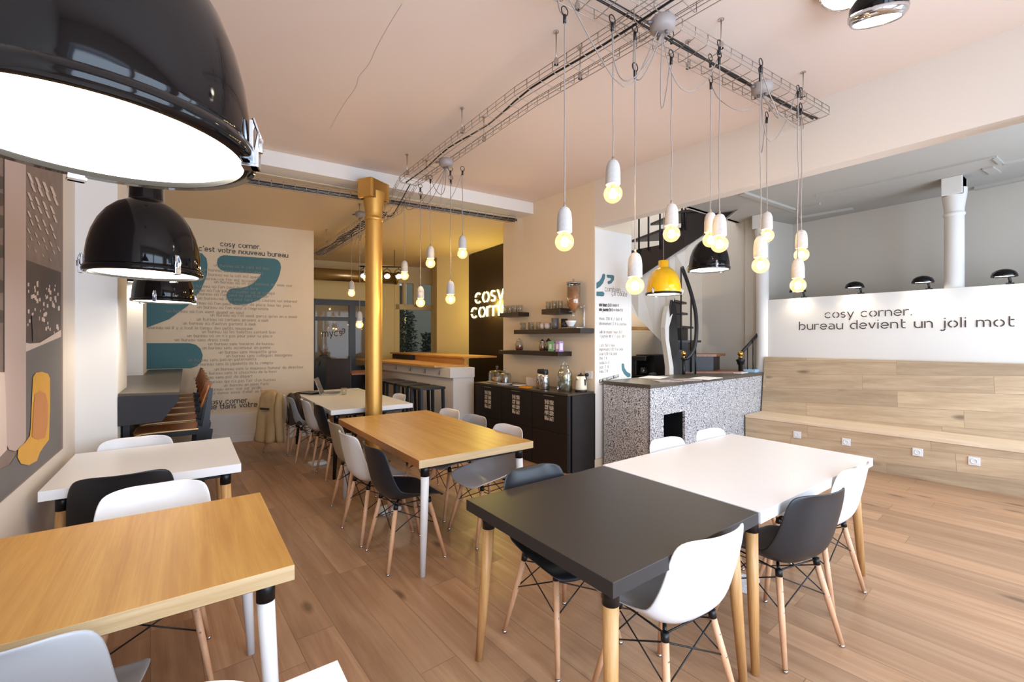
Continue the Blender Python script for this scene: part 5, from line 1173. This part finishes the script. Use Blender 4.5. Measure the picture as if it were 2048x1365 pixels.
# courtyard window
wn = thing('window_1', 'cream framed courtyard window', 'window', (0, 0, 0)); del wn['label']; del wn['category']; wn['kind'] = 'structure'
mb = MB()
for xa, xb, za, zb in ((3.84, 4.78, 1.10, 1.20), (3.84, 4.78, 2.19, 2.31), (3.84, 4.78, 2.80, 2.92), (3.82, 3.93, 1.1, 2.9), (4.7, 4.8, 1.1, 2.9), (4.26, 4.38, 2.25, 2.85), (4.02, 4.08, 2.28, 2.85)): bar_(mb, xa, xb, za, zb, .1, .02)
mb.build('window_frame', M['wallyel'], wn)
mb = MB(); mb.slab([rp(3.9, 1.15, -.04), rp(4.75, 1.15, -.04), rp(4.75, 2.85, -.04), rp(3.9, 2.85, -.04)], (0, .006, 0)); mb.build('glass_pane', M['pane'], wn)
# courtyard
structure('courtyard_wall', MB().box((2.6, 13.4, 0), (8.2, 13.5, 5)), M['stone'])
cw = thing('courtyard_window', 'tall pale shuttered window on the building across the courtyard', 'window', (0, 0, 0))
mb = MB()
for x0, x1 in ((4.75, 4.8), (5.15, 5.2), (5.55, 5.6)): mb.box((x0, 13.3, 1.9), (x1, 13.4, 3.2))
for z0 in (1.88, 3.2): mb.box((4.75, 13.3, z0), (5.6, 13.4, z0 + .06))
mb.build('frame', M['wallw'], cw); MB().box((4.8, 13.35, 1.94), (5.55, 13.39, 3.2)).build('pane', M['brownj'], cw)
def shrub(loc, r, h, label, n=420, seed=1):
    t = thing('courtyard_shrub', label, 'shrub', loc); rnd = random.Random(seed); mb = MB()
    for i in range(n):
        a = rnd.uniform(0, 2 * PI); q_ = rnd.random() ** .5 * r; z = rnd.uniform(.1, h); q_ *= (1 - .5 * z / h); p = V(q_ * math.cos(a), q_ * math.sin(a), z)
        d1 = V(rnd.uniform(-1, 1), rnd.uniform(-1, 1), rnd.uniform(-.6, .8)).normalized() * rnd.uniform(.05, .11); d2 = d1.cross(V(rnd.uniform(-1, 1), rnd.uniform(-1, 1), rnd.uniform(-1, 1))).normalized() * .022
        mb.face([p, p + d1 * .5 + d2, p + d1, p + d1 * .5 - d2])
    mb.build('foliage', M['leaf'], t, fix=False)
    mb = MB()
    for k in range(5): a = k * 1.3; mb.tube([(0, 0, 0), (.1 * math.cos(a), .1 * math.sin(a), h * .5), (.3 * math.cos(a), .3 * math.sin(a), h * .95)], [.02, .012, .004], 6)
    mb.build('stems', M['bark'], t)
shrub((4.62, 11.2, 0), .55, 2.25, 'dense green shrub on the left outside the courtyard window', 3200, 2); shrub((5.72, 11.7, 0), .55, 1.7, 'lower leafy shrub on the right outside the courtyard window', 2600, 5)
# neon sign
NP = V(4.50, 6.5, 0); NN = V(1, .025, 0).normalized()
def NW(u, v, off=.03): return onplane(u, v, V(4.475, 5.32, 0) - V(1, -.0304, 0) * off, V(.9995, -.0304, 0))
ns = thing('neon_sign', 'glowing yellow neon sign reading cosy corner on the black wall', 'neon sign', (0, 0, 0))
mb = MB(); 
def nwrite(txt, u0, v0, u1, v1, xh, wt):
    a, b = NW(u0, v0), NW(u1, v1); b.z = a.z; write(mb, txt, a, b, xh, None, wt, tube=True)
nwrite('cosy', 950.5, 607, 1007, 600, .185, .16); nwrite('corner', 943, 636, 1030, 622, .185, .16)
mb.build('letter_tubes', M['neon'], ns)
mb = MB()
for u, v in ((955, 600), (975, 598), (995, 600), (950, 628), (975, 626), (1000, 620)): a = NW(u, v, .03); mb.tube([a, a + V(.035, 0, 0)], .006, 6)
mb.build('standoff', M['steel'], ns)
p = NW(975, 612, .18); point('neon_glow_light', p, 22, (1, .78, .16), .12, None)

# ================================================================ COATS, LAPTOP, FLOOR BITS
def drape(name, label, cat, cx, cy, top, bot, ry0, ry1, rx0, rx1, m, seed=0, lean=0.0):
    """cloth hanging as a closed folded volume around a chair back"""
    t = thing(name, label, cat, (cx, cy, 0)); rnd = random.Random(seed); n = 40; rows = 16; b = MB(); R_ = []
    ph = [rnd.uniform(0, 6) for _ in range(4)]
    for i in range(rows):
        k = i / (rows - 1); z = top - (top - bot) * k; sh = min(1, (k / .12)) ** .5 if k < .12 else 1
        r_ = []
        for j in range(n):
            a = 2 * PI * j / n; f = 1 + (.06 + .22 * k) * math.sin(5 * a + ph[0] + k * 1.4) + .05 * math.sin(9 * a + ph[1] - k * 3) + .03 * math.sin(14 * k + ph[2] + a)
            ry = (ry0 + (ry1 - ry0) * k) * (.55 + .45 * sh); rx = (rx0 + (rx1 - rx0) * k) * (.35 + .65 * sh)
            zz = z - abs(math.sin(a)) ** 3 * .05 * (1 - k) * (1 if k < .3 else 0)
            if i == rows - 1: zz += .02 * math.sin(3 * a + ph[3])
            r_.append(b.bm.verts.new((lean * k + rx * f * math.cos(a), ry * f * math.sin(a), zz)))
        R_.append(r_)
    for A, B in zip(R_, R_[1:]):
        for k in range(n): b.bm.faces.new((A[k], A[(k + 1) % n], B[(k + 1) % n], B[k])).smooth = True
    b.bm.faces.new(R_[0]); b.bm.faces.new(R_[-1][::-1])
    b.build('cloth', M[m], t, subsurf=1); return t
co = drape('coat', 'tan cotton coat hanging over the chair beside the text wall', 'coat', .875, 6.43, .85, .17, .175, .205, .075, .105, 'tan', 1, -.03); co.rotation_euler.z = .6
MB().tube(clean([(-.03, -.17, .80), (-.075, -.20, .66), (-.085, -.215, .45), (-.07, -.22, .20)], 5), [.04] * 5 + [.05] * 6 + [.046] * 5, 12).build('sleeve', M['tan'], co)
MB().tube(clean([(.04, .17, .79), (.11, .21, .70), (.14, .22, .56)], 5), .04, 12).build('sleeve', M['tan'], co); MB().box((-.115, -.07, .60), (-.098, .07, .622)).build('pocket_flap', M['brownj'], co)
drape('jacket', 'dark brown jacket over the grey chair at the far white table', 'jacket', 1.06, 6.02, .84, .44, .17, .16, .07, .09, 'brownj', 4, .04)
lp = thing('laptop', 'open grey laptop on the far white table', 'laptop', (1.60, 6.42, .741), 1.2)
MB().box((-.16, -.11, 0), (.16, .11, .014)).build('keyboard_base', M['steel'], lp, bevel=.003); o = MB().hexa([V(-.16, .11, .01), V(.16, .11, .01), V(.16, .118, .01), V(-.16, .118, .01), V(-.16, .185, .22), V(.16, .185, .22), V(.16, .193, .22), V(-.16, .193, .22)]).build('lid', M['steel'], lp)
MB().hexa([V(-.148, .1105, .022), V(.148, .1105, .022), V(.148, .112, .022), V(-.148, .112, .022), V(-.148, .1805, .21), V(.148, .1805, .21), V(.148, .182, .21), V(-.148, .182, .21)]).build('screen', M['screen'], o)
tumbler((1.72, 6.22, .741), 'short clear glass beside the laptop on the far white table', None, .035, .09)
o = MB().box((-.11, -.15, 0), (.11, .15, .02)).build('notebook', M['blackp'], None, (1.38, 6.62, .741), bevel=.003); o.rotation_euler.z = .5; tag(o, 'black notebook left of the laptop on the far white table', 'notebook')
def strip_(x, y, rz, label):
    t = thing('floor_socket', label, 'floor socket', (x, y, 0), rz, 'white floor sockets under the tables')
    MB().box((-.09, -.07, 0), (.09, .07, .035)).build('body', M['white'], t, bevel=.008)
    for k in (-1, 1): MB().lathe([(.026, .0355), (.024, .030), (0, .030)], (k * .042, 0, .001), 18).build('outlet', M['paper'], t)
strip_(1.40, 3.72, .2, 'white floor socket block under the long oak table'); strip_(1.25, 5.62, .1, 'white floor socket block under the far white table'); strip_(2.70, 1.32, .3, 'white floor socket block under the white table on the right')
mb = MB()
